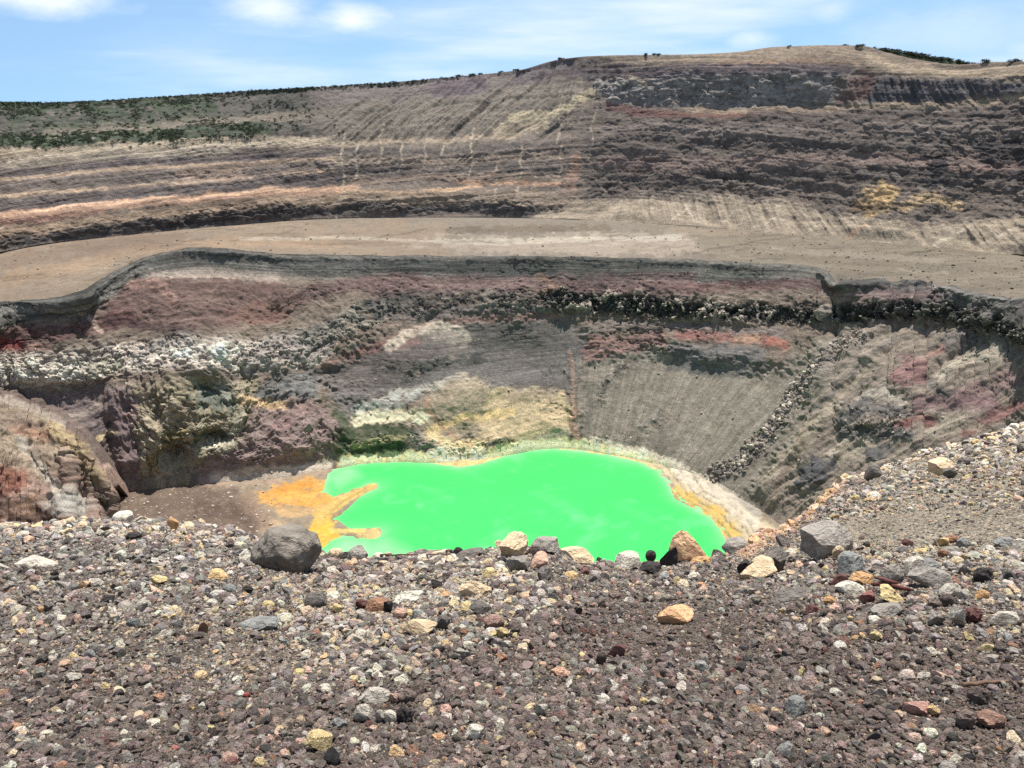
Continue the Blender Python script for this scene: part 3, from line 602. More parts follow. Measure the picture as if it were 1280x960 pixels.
BLK = paint(PX, PY, [0.06], [
    ('b', [0.62], 1, 20, [(-560,600),(-200,520),(0,462),(80,464),(150,452),(250,448),(330,450),(400,432),(450,410)], .2),
    ('b', [1.0], 1, 12, [(690,376),(760,380),(850,388),(950,392),(1050,397),(1120,388),(1180,390),(1230,405),(1290,420),(1860,560)], 0),
    ('b', [0.6], .9, 12, [(440,404),(540,382),(680,380)], .4), ('b', [0.45], 1, 8, [(1075,425),(1040,450),(1000,490),(960,545),(925,580),(898,592)], 0),
    ('a', [0.7], 1, 9, [(170,490),(310,480),(310,530),(240,600),(178,600)], .3), ('a', [0.4], .8, 9, [(290,560),(320,510),(430,530),(420,570),(300,600)], .3),
    ('b', [0.6], .9, 8, [(420,560),(470,552),(516,550),(560,566),(640,556)], .3), ('b', [0.5], .8, 6, [(505,472),(530,458),(570,450)], .3),
    ('b', [0.5], .8, 6, [(1170,362),(1220,376),(1290,400)], .3), ('a', [0.5], .8, 8, [(1050,510),(1130,512),(1140,556),(1060,556)], .3), ('b', [0.5], .8, 6, [(752,498),(764,472),(782,460)], 0), ('b', [0.4], .7, 8, [(735,555),(800,548),(830,520)], .4)], 1)[..., 0]
GUL = paint(PX, PY, [0.35], [
    ('a', [0.9], 1, 10, [(720,440),(960,470),(1080,410),(1290,440),(1860,600),(1860,720),(1280,660),(1000,680),(880,606),(720,560)], 0),
    ('b', [0.1], .9, 14, [(0,392),(170,340),(340,330),(850,338),(1060,356)], 0), ('a', [0.15], .9, 8, [(320,500),(400,462),(700,400),(720,480),(560,500)], 0)], 1)[..., 0]
PUSH = np.zeros(PX.shape)
def push(x, y, rx, ry, amt, p=2):
    global PUSH
    wx = PX + 5 * fbm(PX / 12, PY / 12, None, 3, 301); wy = PY + 5 * fbm(PX / 12, PY / 12, None, 3, 302)
    PUSH = PUSH + amt * np.exp(-(np.abs((wx - x) / rx) ** p + np.abs((wy - y) / ry) ** p))
push(222, 577, 17, 13, 13, 3); push(232, 566, 10, 10, 8, 3); push(272, 548, 18, 8, 9, 3); push(262, 498, 16, 16, 8, 3); push(140, 560, 8, 30, 8)
push(300, 540, 26, 40, -9); push(200, 530, 10, 45, -7); push(245, 530, 8, 30, -7); push(355, 550, 40, 30, -7)
push(470, 552, 40, 12, -3, 3); push(566, 505, 40, 38, -4); push(430, 540, 14, 30, -4); push(500, 440, 50, 20, -7); push(640, 450, 60, 30, 8); push(345, 375, 30, 22, -9); push(390, 385, 14, 25, 6); push(240, 370, 60, 30, -6)
push(900, 450, 62, 14, -1.5); push(1020, 592, 20, 20, -5); push(1085, 530, 36, 16, -4); push(1080, 542, 8, 5, 4); push(1150, 535, 20, 8, 3); push(1040, 360, 10, 18, 5); push(1140, 470, 44, 34, -5); push(1210, 470, 30, 20, 6); push(1100, 572, 14, 8, -4)
push(716, 500, 6, 60, -4); push(1166, 362, 16, 12, 6); push(110, 396, 12, 14, 5); push(100, 468, 60, 10, -4, 4)
n = normals(P_pit); X, Y, Z = P_pit[..., 0], P_pit[..., 1], P_pit[..., 2]
cx, cy = 38.0, 362.0
ang = np.arctan2(X - cx, Y - cy) * 230.0
q = Z - 0.06 * X + 5 * fbm(X / 90, Y / 90, None, 2, 103)
str1 = fbm(q / 2.6, ang / 120, None, 4, 111, 0.6)
flow = ang + 9 * fbm(X / 40, Y / 40, Z / 40, 3, 131) + 0.8 * fbm(X / 9, Y / 9, Z / 9, 3, 132)
rib = fbm(flow / 5.5 + .5 * fbm(X / 18, Y / 18, Z / 18, 2, 143), Z / 38, None, 4, 141, 0.65); rib2 = 1 - 2 * np.abs(fbm(flow / 19, Z / 70, None, 3, 142, .5))
crack = sstep(.90, .985, 1 - np.abs(fbm(X / 15, Y / 15, Z / 11, 4, 190, .62)) * 1.6) * sstep(-.25, .25, fbm(X / 40, Y / 40, Z / 40, 2, 191))
crack = crack * (1 - .9 * GUL)
d = (5.0 - 3.2 * GUL) * (1 - 2.1 * np.abs(fbm(X / 62, Y / 62, Z / 48, 3, 120, .5))) - 1.5 * crack + 3.0 * fbm(X / 30, Y / 30, Z / 30, 3, 121) + 1.5 * fbm(X / 9, Y / 9, Z / 8, 4, 125, 0.62) + 0.75 * str1 * (1 - .6 * GUL) + 0.5 * fbm(X / 2.6, Y / 2.6, Z / 2.6, 2, 127)
d += GUL * (1.5 * rib + 2.8 * rib2)
wx = 1.9 * fbm(X / 13, Z / 13, Y / 13, 4, 2, .6); wz = 1.9 * fbm(X / 13, Z / 13, Y / 13, 4, 3, .6)
F1, F2, RR = worley(X / 8 + wx, Y / 8 + wz, Z / 11 + wz, 160); G1, G2, SS = worley(X / 4 + wz, Y / 4 + wx, Z / 5 + wx, 171)
left_cliff = paint(PX, PY, [0.], [('a', [1.], 1, 14, [(120,470),(330,440),(420,500),(430,570),(300,600),(150,600)], 0)], 1)[..., 0]
rdg = 1 - 2.2 * np.abs(fbm((X + .5 * Z) / 17, Y / 30, Z / 26, 4, 181, .55))
d += left_cliff * 5.0 * rdg + 1.6 * (1 - 2.2 * np.abs(fbm(X / 20, Y / 20, Z / 15, 4, 183, .55)))
d += BLK * (3.8 * (RR - .5) + 1.6 * sstep(0, .25, F2 - F1) + 1.9 * (SS - .5) + 0.8 * sstep(0, .25, G2 - G1))
fade = sstep(0, 9, np.arange(NP))[:, None] * (.2 + .8 * sstep(0, 30, np.arange(NP)[::-1]))[:, None]
ash = paint(PX, PY, [0.], [('a', [.8], 1, 14, [(395,475),(500,415),(600,402),(720,398),(735,440),(716,492),(640,500),(560,480),(480,500)], 0), ('b', [.85], 1, 20, [(200,328),(340,338),(450,335),(650,336),(850,340),(1010,346)], 0), ('a', [.75], 1, 12, [(725,455),(830,445),(960,472),(1040,445),(990,530),(940,620),(800,570),(725,558)], 0), ('a', [.42], 1, 12, [(440,520),(530,480),(640,490),(718,495),(720,560),(640,566),(575,582),(440,580)], 0)], 1)[..., 0]
d = d * (1 - ash * (1 - BLK))
P_pit = P_pit + n * (d * fade)[..., None]
hd = np.stack([X, Y, 0 * Y], -1); hd /= np.linalg.norm(hd, axis=-1, keepdims=True)
P_pit = P_pit + hd * (PUSH * fade)[..., None]
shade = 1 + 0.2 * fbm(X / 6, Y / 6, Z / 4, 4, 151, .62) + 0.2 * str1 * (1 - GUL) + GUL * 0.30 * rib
eo = PY - pit_edge(PXC)[None, :]
bedc = Z - smooth_cols(EDGE[None, :, 2], 10)[0][None, :] + 1.5 * fbm(X / 40, Y / 40, None, 2, 156)
shade *= 1 + .38 * sstep(34, 22, eo) * fbm(eo / 2.6, PX / 260, None, 3, 155, .6)
shade *= (1 + BLK * (0.5 * (RR - .5) + 0.35 * (SS - .5))) * (1 - .35 * crack)  # random block tones; crevice shade of the cracks painted into the colour
pale = (.85 * BLK * sstep(.55, .75, .5 * RR + .5 * SS) * (1 - .75 * sstep(1000, 1080, PX)) * (.35 + .65 * sstep(560, 700, PX)))[..., None] * 0.75
C_pit = C_pit * (1 - pale) + pale * lin((168,158,146))
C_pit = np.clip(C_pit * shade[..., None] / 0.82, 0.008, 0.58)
low = P_pit[-1]; ext = []
for dy, dz in [(-3, -3), (-5, -16)]:
    b = low.copy(); b[:, 1] += dy; b[:, 2] += dz; ext.append(b)
PIT_P = P_pit
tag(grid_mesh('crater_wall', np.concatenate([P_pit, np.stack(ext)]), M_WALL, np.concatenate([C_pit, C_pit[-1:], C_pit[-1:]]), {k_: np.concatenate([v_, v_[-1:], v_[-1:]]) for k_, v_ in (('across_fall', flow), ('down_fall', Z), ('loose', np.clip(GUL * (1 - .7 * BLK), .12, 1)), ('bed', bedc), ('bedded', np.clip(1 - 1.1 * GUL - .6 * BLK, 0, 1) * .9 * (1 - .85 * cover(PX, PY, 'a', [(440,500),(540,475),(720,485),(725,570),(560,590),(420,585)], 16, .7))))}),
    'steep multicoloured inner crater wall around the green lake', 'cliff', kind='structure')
PIT_PX, PIT_PY, PIT_BLK = PX, PY, BLK

# ---- crater floor, shore and lake
LZ = -230.0
shore_px = [(406,606),(411,592),(432,581),(470,576.5),(520,575.5),(545,579),(575,584),(600,580),(630,570),(655,563),(690,561),(730,564),(770,571),(800,578),(822,588),(836,605),(845,624),(868,636),(890,648),(905,668),(914,690),(912,716),(880,760),(700,800),(520,780),(400,730),(396,692),(404,676),(410,655),(404,630)]
sp = np.array(shore_px, float); Tn = tan_below(sp[:, 1]); shore = survey(sp[:, 0], sp[:, 1], -LZ / Tn)[:, :2]
def poly_sd(X, Y, poly):
    pts = [tuple(p) for p in poly] + [tuple(poly[0])]
    d = seg_dist(X, Y, pts); return np.where(inside(X, Y, pts[:-1]), -d, d)
gx = np.arange(-290, 300, 1.15); gy = np.arange(170, 500, 1.15)
GX, GY = np.meshgrid(gx, gy)
wob = 1.6 * fbm(GX / 9, GY / 9, None, 4, 201, .6)
sd = poly_sd(GX, GY, shore) + wob
def plane_pts(pp):
    a = np.array(pp, float); return [tuple(v) for v in survey(a[:, 0], a[:, 1], -LZ / tan_below(a[:, 1]))[:, :2]]
spit = np.full(GX.shape, 99.)
for a_, b_, wd in [((384,648),(404,640),9.), ((404,640),(418,632),7.), ((418,632),(432,624),4.6), ((432,624),(446,616),2.8), ((446,616),(464,608.5),1.5), ((390,672),(404,662),9.), ((404,662),(416,664),5.5), ((416,664),(440,666),2.0)]:
    spit = np.minimum(spit, seg_dist(GX, GY, plane_pts([a_, b_])) - wd)
spit = np.minimum(spit, seg_dist(GX, GY, plane_pts([(452,667),(464,667)])) - 3.2) + 1.5 * wob + 0.9 * fbm(GX / 3.5, GY / 3.5, None, 3, 203)
bar = seg_dist(GX, GY, plane_pts([(395,622),(414,632),(424,628)])) - 5 + wob
sd = np.minimum(sd, 0) + np.maximum(sd, 0)
h = np.clip(sd * 0.085, -3, 4.5)
h = np.maximum(h, np.clip(0.45 - 0.22 * np.maximum(spit, -3), -3, 1.3)); h = np.maximum(h, np.clip(0.3 - 0.2 * np.maximum(bar, -2), -3, .8))
ring = np.abs(((sd + 1.6 * fbm(GX / 14, GY / 14, None, 4, 205)) / 5.0) % 1.0 - .5) * 2
right = sstep(60, 100, GX)
h += sstep(0, 1, sd) * (right * 0.5 * (ring - .5) + 0.35 * fbm(GX / 4, GY / 4, None, 4, 206) + 0.8 * sstep(14, 50, sd) * fbm(GX / 18, GY / 18, None, 3, 207))
P_f = np.stack([GX, GY, LZ + h], -1); fpx, fpy, _ = project(P_f)
FL = [('a', (116,100,90), .95, 6, [(-600,560),(120,600),(240,598),(300,612),(330,640),(320,670),(100,720),(-600,760)]), ('b', (96,80,74), .7, 9, [(250,630),(300,640),(320,654)], .7),
      ('b', (172,152,134), .9, 8, [(260,600),(330,598),(400,588),(430,582)], .4), ('b', (150,128,112), .8, 10, [(310,625),(330,650),(345,680)], .5), ('b', (190,166,136), .7, 7, [(340,652),(380,668)], .5),
      ('a', (220,164,84), .97, 5, [(322,618),(345,606),(390,599),(412,604),(418,624),(420,636),(380,634),(340,634)]), ('b', (204,140,66), .6, 4, [(345,612),(390,606)], .7), ('b', (222,176,100), .6, 3, [(350,626),(400,618)], .8),
      ('b', (200,168,124), .9, 5, [(350,640),(390,640),(420,632)], .4), ('a', (232,188,78), .97, 7, [(392,640),(418,640),(414,662),(425,670),(400,692),(384,670)]), ('b', (216,186,112), .95, 7, [(400,645),(430,624),(464,608)], .3), ('b', (140,108,66), .35, 1.2, [(404,648),(430,626),(456,612)], .7), ('b', (214,190,130), .95, 7, [(452,667),(468,667)], .4), ('b', (228,204,120), .85, 3, [(415,664),(450,664)], .3),
      ('b', (224,202,140), .95, 6, [(420,582),(470,574),(520,572),(575,580),(630,566),(690,557),(770,567),(826,584)], .3),
      ('a', (204,190,160), .95, 7, [(790,560),(850,580),(920,620),(975,668),(960,720),(900,720),(905,680),(880,640),(840,616),(820,588)]), ('b', (214,206,192), .8, 9, [(850,590),(905,622),(945,655)], .6), ('b', (212,180,96), .85, 8, [(846,612),(880,636),(910,660),(930,690)], .6), ('b', (216,176,80), .7, 4, [(892,632),(905,640)], .4), ('b', (180,174,166), .7, 6, [(900,600),(950,640)], .7)]
C_f = paint(fpx, fpy, lin((150,138,122), .05), FL, 3, .05)
C_f *= (1 - 0.62 * right * sstep(0.40, 0.05, ring) * sstep(.2, 1, sd) * sstep(26, 16, sd) * (0.6 + .6 * vnoise(GX / 6, GY / 6, None, 208)))[..., None]
C_f *= (1 + 0.2 * fbm(GX / 6, GY / 6, None, 4, 209, .6))[..., None]
C_f = np.clip(C_f / 1.6, .01, .8)
tag(grid_mesh('crater_floor', P_f, M_FLOOR, C_f), 'crater floor with orange mud delta and pale crusted shore', 'ground', kind='structure')
lx = np.arange(-190, 190, 1.6); ly = np.arange(180, 480, 1.6); LX, LY = np.meshgrid(lx, ly)
sdl = np.minimum(-poly_sd(LX, LY, shore), 30)
sp_l = np.minimum(seg_dist(LX, LY, plane_pts([(400,645),(435,622),(464,609)])), seg_dist(LX, LY, plane_pts([(400,668),(470,667)])))
w = 0.75 * np.exp(-np.maximum(sdl, 0) / 3.2) + 0.65 * np.exp(-np.maximum(sp_l - 3, 0) / 4.0)
lpx, lpy, _ = project(np.stack([LX, LY, 0 * LX + LZ], -1))
w = np.maximum(w, .75 * cover(lpx, lpy, 'a', [(400,690),(430,672),(480,672),(510,690),(500,740),(400,740)], 14, .7)); w = np.maximum(w, .55 * cover(lpx, lpy, 'a', [(405,600),(416,588),(440,580),(452,596),(425,612)], 10, .7))
w = np.clip(w * (1 + .5 * fbm(LX / 9, LY / 9, None, 4, 211)), 0, 1)
lw = fbm(LX / 30, LY / 30, None, 3, 215); mott = sstep(.0, .5, fbm(LX / 26 + lw, LY / 26 - lw, None, 5, 213, .6)) * .5 + sstep(.15, .5, fbm(LX / 14 + lw, LY / 14 + lw, None, 5, 214, .6)) * .5
C_l = np.zeros(LX.shape + (3,)); C_l[:] = (0.042, 0.49, 0.090)
C_l = C_l * (1 - mott[..., None] * .55) + np.array((0.14, 0.53, 0.20)) * mott[..., None] * .55
C_l = C_l * (1 - w[..., None] * .8) + np.array((0.27, 0.45, 0.27)) * w[..., None] * .8
lake = tag(grid_mesh('lake_water', np.stack([LX, LY, 0 * LX + LZ], -1), M_WATER, C_l), 'vivid green mineral lake at the bottom of the crater', 'lake', kind='structure')

# ---- pale orange-stained spur in front of the inner wall, on the left
scol = np.concatenate([np.arange(-560, -24, 8.0), np.arange(-24, 141, 1.2)]); nt_ = 14
tail = np.linspace(0, 1, nt_ + 1)[1:]
spx = np.concatenate([scol, 141 - 24 * tail]); top_py = curve([-560,-200,0,30,60,90,112,126,136,142,150], [330,430,489,496,508,528,552,574,596,612,650])(spx); rag_s = 11 * fbm(spx / 15, 0 * spx, None, 4, 229, .65)
ci_ = np.clip(np.searchsorted(PXC, spx), 0, NC - 1); ri_ = np.clip(((top_py - pit_edge(PXC)[ci_]) / (pit_base(PXC)[ci_] - pit_edge(PXC)[ci_]) * (NP - 1)).astype(int), 0, NP - 1)
topY = smooth_cols((Yp[ri_, ci_] - 7 - 16 * sstep(40, 141, spx))[None], 8)[0]; topY[-nt_:] = topY[-nt_ - 1] + 4 + 60 * tail; top_py[-nt_:] = top_py[-nt_ - 1] + 30 * tail + 2
NS = 170; SPY = rows_between(top_py, np.full(len(spx), 735.0), NS); SPX = np.broadcast_to(spx[None], SPY.shape)
sm = paint(SPX, SPY, [0.72], [('b', [0.55], 1, 8, [(-560,335),(-200,435),(0,494),(60,513),(90,533),(120,570)], 0), ('b', [2.6], .8, 9, [(100,560),(125,600),(136,640)], 0), ('b', [0.4], .7, 8, [(0,560),(60,600),(90,640)], 0)], 1)[..., 0]
T = tan_below(SPY); Ys = np.zeros_like(T); Ys[0] = topY
for i in range(NS - 1): Ys[i + 1] = Ys[i] * (T[i] + sm[i]) / (T[i + 1] + sm[i])
P_s = survey(SPX, SPY, Ys); P_s[..., 2] -= (rag_s[None, :] * np.exp(-np.arange(NS)[:, None] / 14.0)) * Ys / F
SPR = [('b', (104,92,88), .9, 14, [(-560,335),(-200,435),(0,492),(60,510),(90,530),(118,562)], .7), ('a', (160,146,126), .8, 12, [(-560,360),(-200,440),(0,500),(60,520),(110,570),(60,600),(-200,560)]), ('b', (170,160,150), .7, 6, [(0,500),(40,510),(80,530)], .6),
       ('b', (188,166,126), .85, 9, [(70,540),(100,560),(120,590)], .5), ('b', (176,120,92), .75, 9, [(20,540),(60,548)], .7), ('b', (172,100,80), .9, 12, [(-200,560),(-10,600),(24,606)], .5), ('b', (120,60,52), .8, 7, [(-100,600),(0,622),(20,612)], .6),
       ('b', (196,190,178), .8, 8, [(30,560),(60,590),(80,620)], .5), ('b', (128,112,100), .7, 7, [(44,570),(70,580),(90,596)], .6), ('b', (176,174,168), .9, 14, [(70,636),(100,636)], .4),
       ('b', (92,70,62), .9, 14, [(-200,650),(0,644),(40,642),(56,650)], .7), ('b', (120,108,90), .8, 7, [(118,592),(126,620),(130,650)], .5), ('b', (58,54,50), .7, 4, [(124,624),(126,650)], .5), ('b', (150,120,96), .6, 8, [(30,640),(56,625)], .7), ('b', (130,116,108), .6, 10, [(-200,500),(0,530),(30,530)], .6)]
C_s = paint(SPX, SPY, lin((160,134,122)), SPR)
n = normals(P_s); X, Y, Z = P_s[..., 0], P_s[..., 1], P_s[..., 2]
fl = (X + 0.2 * Z) + 4 * fbm(X / 20, Z / 20, None, 3, 230); ribs = 1 - 2.2 * np.abs(fbm(fl / 13, Z / 60, Y / 60, 4, 231, .6))
F1, F2, RR = worley(X / 4, Y / 4, Z / 4, 240); bl = sstep(.0, .5, fbm(X / 22, Y / 22, Z / 22, 3, 241))
d = 5.0 * fbm(X / 24, Y / 24, Z / 24, 4, 232) + 1.3 * fbm(X / 6, Y / 6, Z / 6, 4, 233, .62) + .9 * ribs + .8 * (1 - 2.2 * np.abs(fbm(fl / 5, Z / 30, Y / 26, 3, 236, .6))) + bl * (3.2 * (RR - .5) + 1.4 * sstep(0, .3, F2 - F1)) + 2.4 * (1 - 2.2 * np.abs(fbm(X / 13, Y / 13, Z / 13, 4, 238, .6)))
P_s = P_s + n * (d * sstep(-3, 24, np.arange(NS))[:, None])[..., None]
C_s *= (1 + .18 * fbm(fl / 3, Z / 40, Y / 40, 4, 235, .6) + .22 * fbm(X / 5, Y / 5, Z / 5, 4, 234, .6) + .3 * bl * (RR - .5))[..., None]
C_s = np.clip(C_s / 1.2, .01, .8)
b1 = P_s[0].copy(); b1[:, 1] += 6; b1[:, 2] -= 2; b2 = P_s[0].copy(); b2[:, 1] += 40; b2[:, 2] -= 60
tag(grid_mesh('rock_spur', np.concatenate([np.stack([b2, b1]), P_s]), M_WALL, np.concatenate([C_s[:1], C_s[:1], C_s]), {k_: np.concatenate([v_[:1], v_[:1], v_]) for k_, v_ in (('across_fall', fl), ('down_fall', Z), ('loose', 0 * X + .22), ('bed', Z + .3 * X), ('bedded', 0 * X + .3))}), 'pale cream and orange-stained spur below the white blocky lava', 'rock spur', kind='structure')

# ------------------------------------------------------------------ the near slope we stand on
e_px = [-900,-300,0,60,130,200,290,330,400,480,560,620,690,730,800,860,910,945,975,1000,1022,1050,1080,1130,1200,1280,1500,2200]
e_py = curve(e_px, [690,668,662,660,655,656,668,684,699,701,696,688,686,706,706,700,694,676,665,649,631,608,598,578,557,533,480,440])
e_Y = curve(e_px, [12,11.5,11,10.8,10.5,10,9,8.2,7.6,7.4,7.2,7.0,7.0,7.0,7.0,7.2,8,9.5,11,12.2,13.7,15.5,17.5,20,23,26,34,40])
Y0, TT0 = 1.42, float(tan_below(960))
def ground_z(X, Y):
    X = np.asarray(X, float); Y = np.asarray(Y, float)
    z = -(0.75 + 0.62 * Y)
    for _ in range(3):
        px = np.clip(640 + F * X / np.maximum(Y * CP - z * SP, .2), -900, 2200)
        ye = e_Y(px); te = tan_below(e_py(px)); s0 = ye - Y0; c = (TT0 - te) * Y0 / s0 ** 2
        s = ye - Y
        z = np.where(s >= 0, -te * ye + te * s - c * s * s, -te * ye + te * s - np.minimum(0.03 * s * s, np.abs(s) * .75))
    amp = np.clip(Y / 8, .12, 2.0)
    return z + amp * (0.05 * fbm(X / 1.3, Y / 1.3, None, 3, 401) + 0.018 * fbm(X / .25, Y / .25, None, 3, 402)) * sstep(60, 25, Y)
def ground_hit(px, py):
    """where the sight line through (px, py) meets the slope"""
    u = (px - 640) / F; v = (480 - py) / F
    dy = CP + v * SP; dz = -SP + v * CP
    t = np.concatenate([np.linspace(.6, 14, 900), np.linspace(14.02, 48, 900)])
    P = np.stack([u * t, dy * t, dz * t], -1)
    below = P[:, 2] < ground_z(P[:, 0], P[:, 1])
    if not below.any(): return None
    i = int(np.argmax(below)); return P[i]
Yr = np.concatenate([np.geomspace(0.35, 12, 300), np.geomspace(12.1, 60, 130), np.geomspace(64, 215, 14)])
av = np.concatenate([np.linspace(-1.6, -.76, 60), np.linspace(-.75, .75, 460), np.linspace(.76, 1.6, 60)])
GYv = np.broadcast_to(Yr[:, None], (len(Yr), len(av))).copy(); GXv = av[None, :] * (GYv * CP + (.75 + .62 * GYv) * SP)
GZ = ground_z(GXv, GYv)
for i in range(len(Yr)):           # far below the brow the slope runs down to the lake floor
    if Yr[i] > 60: GZ[i] = np.minimum(GZ[i], np.interp(Yr[i], [60, 215], [float(GZ[i - (i - 429)].mean()), -236]))
P_g = np.stack([GXv, GYv, GZ], -1); gpx, gpy, gd = project(P_g)
near_right = sstep(500, 900, gpx) * sstep(700, 780, gpy)
GR = [('a', (158,147,130), .9, 14, [(960,700),(1010,660),(1080,590),(1290,520),(1900,480),(1900,740),(1290,735),(1100,705)]), ('b', (186,124,88), .9, 9, [(930,690),(970,668),(1010,640),(1050,604)], .5),
      ('b', (104,98,98), .7, 10, [(60,690),(180,690),(300,695)], .5), ('b', (176,158,130), .7, 9, [(0,668),(130,660),(280,675)], .6),
      ('a', (104,88,80), .8, 40, [(300,840),(640,760),(1290,800),(1500,980),(500,990)]), ('b', (150,138,122), .5, 20, [(200,750),(500,740),(660,720)], .6)]
C_g = paint(gpx, gpy, lin((124,111,99)), GR)
C_g *= (1 + .2 * fbm(GXv / .5, GYv / .5, None, 4, 405))[..., None]
C_g = np.clip(C_g / 1.3, .01, .8)
tag(grid_mesh('slope_ground', P_g, M_GROUND, C_g), 'near cinder slope falling away to the brow above the lake', 'ground', kind='structure')

# ------------------------------------------------------------------ stones
import bmesh
def stone_mesh(name, seed, sub=3, cuts=14, shape=(1, 1, .75), rough=.10, lump=.12, lo=.62, hi=.93, taper=0):
    rnd = random.Random(seed); bm = bmesh.new(); bmesh.ops.create_icosphere(bm, subdivisions=sub, radius=1.0)
    co = np.array([v.co[:] for v in bm.verts])
    co *= (1 + lump * fbm(co[:, 0] * 1.1 + seed, co[:, 1] * 1.1, co[:, 2] * 1.1, 3, seed))[:, None]
    for _ in range(cuts):
        nn = np.array([rnd.gauss(0, 1) for _ in range(3)]); nn /= np.linalg.norm(nn); dd = rnd.uniform(lo, hi)
        over = co @ nn - dd; co -= np.outer(np.maximum(over, 0), nn)
    co *= (1 + rough * fbm(co[:, 0] * 3.1 + seed, co[:, 1] * 3.1, co[:, 2] * 3.1, 3, seed + 5, .6))[:, None]
    if taper:
        tz = (co[:, 2] - co[:, 2].min()) / np.ptp(co[:, 2]); co[:, :2] *= (1 - taper * tz)[:, None]; co[:, 0] += .25 * tz
    co *= np.array(shape); co /= np.abs(co).max(0) / np.array(shape)
    for v, c in zip(bm.verts, co): v.co = c
    for fc in bm.faces: fc.smooth = True
    me = bpy.data.meshes.new(name); bm.to_mesh(me); bm.free()
    try: me.set_sharp_from_angle(angle=math.radians(30))
    except Exception: pass
    return me
# x, y half extents are 1; z half extent as given
SHAPES = {}
for i in range(6): SHAPES['angular', i] = stone_mesh('angular_stone', 11 + i, 3, 11, (1, .85, .72), .05, .2, .42, .85)
for i in range(4): SHAPES['round', i] = stone_mesh('rounded_stone', 31 + i, 3, 8, (1, .9, .78), .10, .25, .66, .95)
for i in range(4): SHAPES['slab', i] = stone_mesh('slab_stone', 51 + i, 3, 12, (1, .72, .34), .05, .2, .45, .85)
for i in range(3): SHAPES['cinder', i] = stone_mesh('cinder_stone', 71 + i, 3, 5, (1, .9, .8), .30, .3, .8, 1)
SHAPES['big_round', 0] = stone_mesh('boulder', 97, 5, 6, (1, .9, .78), .10, .2, .86, .99)
SHAPES['big_angular', 0] = stone_mesh('boulder', 98, 5, 15, (1, .85, .75), .11, .2, .5, .9)
SHAPES['peak', 0] = stone_mesh('boulder', 103, 4, 9, (1, .8, .85), .06, .14, .6, .9, .78)
for k, me in SHAPES.items(): me.materials.append(M_STONE)
PALE = dict(black=(42,40,42), cinder=(78,67,64), mauve=(108,91,88), dark=(92,88,86), grey=(128,123,119), blue=(116,120,122), light=(172,166,156), white=(212,207,194), tan=(190,166,132), ochre=(200,164,108), yellow=(232,206,142), rust=(152,92,58), orange=(206,140,70), maroon=(104,50,46), red=(176,44,44), pink=(186,146,126))
WORD = dict(black='black', cinder='dark brown', mauve='mauve brown', dark='dark grey', grey='grey', blue='blue grey', light='light grey', white='whitish', tan='tan', ochre='ochre', yellow='pale yellow', rust='rust brown', orange='orange', maroon='maroon', red='red', pink='pinkish')
def dusty(c):
    c = np.asarray(c, float); return lin(c + (np.array((150., 139., 128.)) - c) * .16)
def albedo(c, k=.72): 
    v = dusty(c) / k; v = v * min(1., .72 / v.max()); return tuple(float(x) for x in np.maximum(v, .012))

taken = []          # (px, py, w, h) of the stones that are things
things = []         # landmark list for labels: (short phrase, px, py)
def put_stone(px, py, w, h, shape, i, colour, label, short, rz=0.0, tilt=(0, 0), depth=0.8, name='stone', sink=.18, cat='stone', dy=0.0, group=None):
    """stone whose outline is about w x h photo pixels, centred there, resting on the slope"""
    hit = None
    for yy in (py + h * .42, py + h * .6, py + h * .9, py + h * 1.3, py + h * 1.9):
        hit = ground_hit(px, yy)
        if hit is not None and hit[1] < float(e_Y(np.clip(px, -900, 2200))) * 1.35: break
    if hit is None: return None
    X, Y, Z = hit; d = Y * CP - Z * SP
    W = w / F * d / 2 * 1.17; H = h / F * d / 2 * 1.2
    me = SHAPES[shape, i]; ext = {'angular': .72, 'round': .78, 'slab': .34, 'cinder': .8, 'big_round': .78, 'big_angular': .75, 'peak': .85}[shape]
    o = link(bpy.data.objects.new(name, me))
    yb = Y + W * depth * .55 + dy
    o.scale = (W, W * depth, H / ext); o.rotation_euler = (tilt[0], tilt[1], rz)
    zc = Z + H * (1 - sink)
    o.location = (X * (1 + W * depth * .55 / Y * .9), yb, zc - .55 * W * depth * .45)
    o.color = (*albedo(PALE[colour]), 1)
    tag(o, label, cat, group)
    taken.append((px, py, w, h)); things.append((short, px, py))
    return o
S = put_stone
S(360,688,76,64,'big_round',0,'dark','large rounded dark grey boulder at the brow before the orange mud','the large rounded boulder',.4,depth=.9,name='boulder',cat='boulder',sink=.42).color = (*albedo((100,95,89)), 1)
S(447,691,25,19,'round',1,'grey','rounded grey stone on the brow below the pale lake spit','the rounded grey brow stone',.8)
S(434,696,22,12,'angular',0,'dark','dark grey stone tucked against the rounded grey brow stone','the dark brow stone',.3)
S(420,694,18,12,'round',2,'tan','tan round stone between the large boulder and the brow stones','the tan round brow stone')
S(500,696,11,9,'round',0,'grey','tiny grey round stone beside the thin stick at the brow','the pebble by the thin stick')
S(573,689,12,13,'round',3,'black','small jet black round stone standing on the brow against the lake','the jet black brow stone')
S(590,693,38,14,'slab',0,'dark','flat dark grey stone just past the jet black stone on the brow','the flat dark brow slab',.2)
S(641,686,44,26,'big_angular',0,'tan','tan knobbly boulder crowning the rubble heap against the lake','the tan crowning boulder',1.0,depth=.7)
S(626,681,22,11,'angular',1,'pink','pinkish flat-topped stone leaning on the tan crowning boulder','the pinkish leaning stone',.5)
S(652,681,11,8,'angular',2,'black','small black stone perched on top of the tan crowning boulder','the perched black stone',.1,dy=-.03)
S(684,685,36,21,'angular',3,'grey','grey cracked stone at the end of the rubble heap crest','the grey cracked crest stone',.7)
S(668,690,22,12,'slab',1,'cinder','dark brown flat stone between the crowning boulder and the cracked stone','the dark brown crest slab',.2)
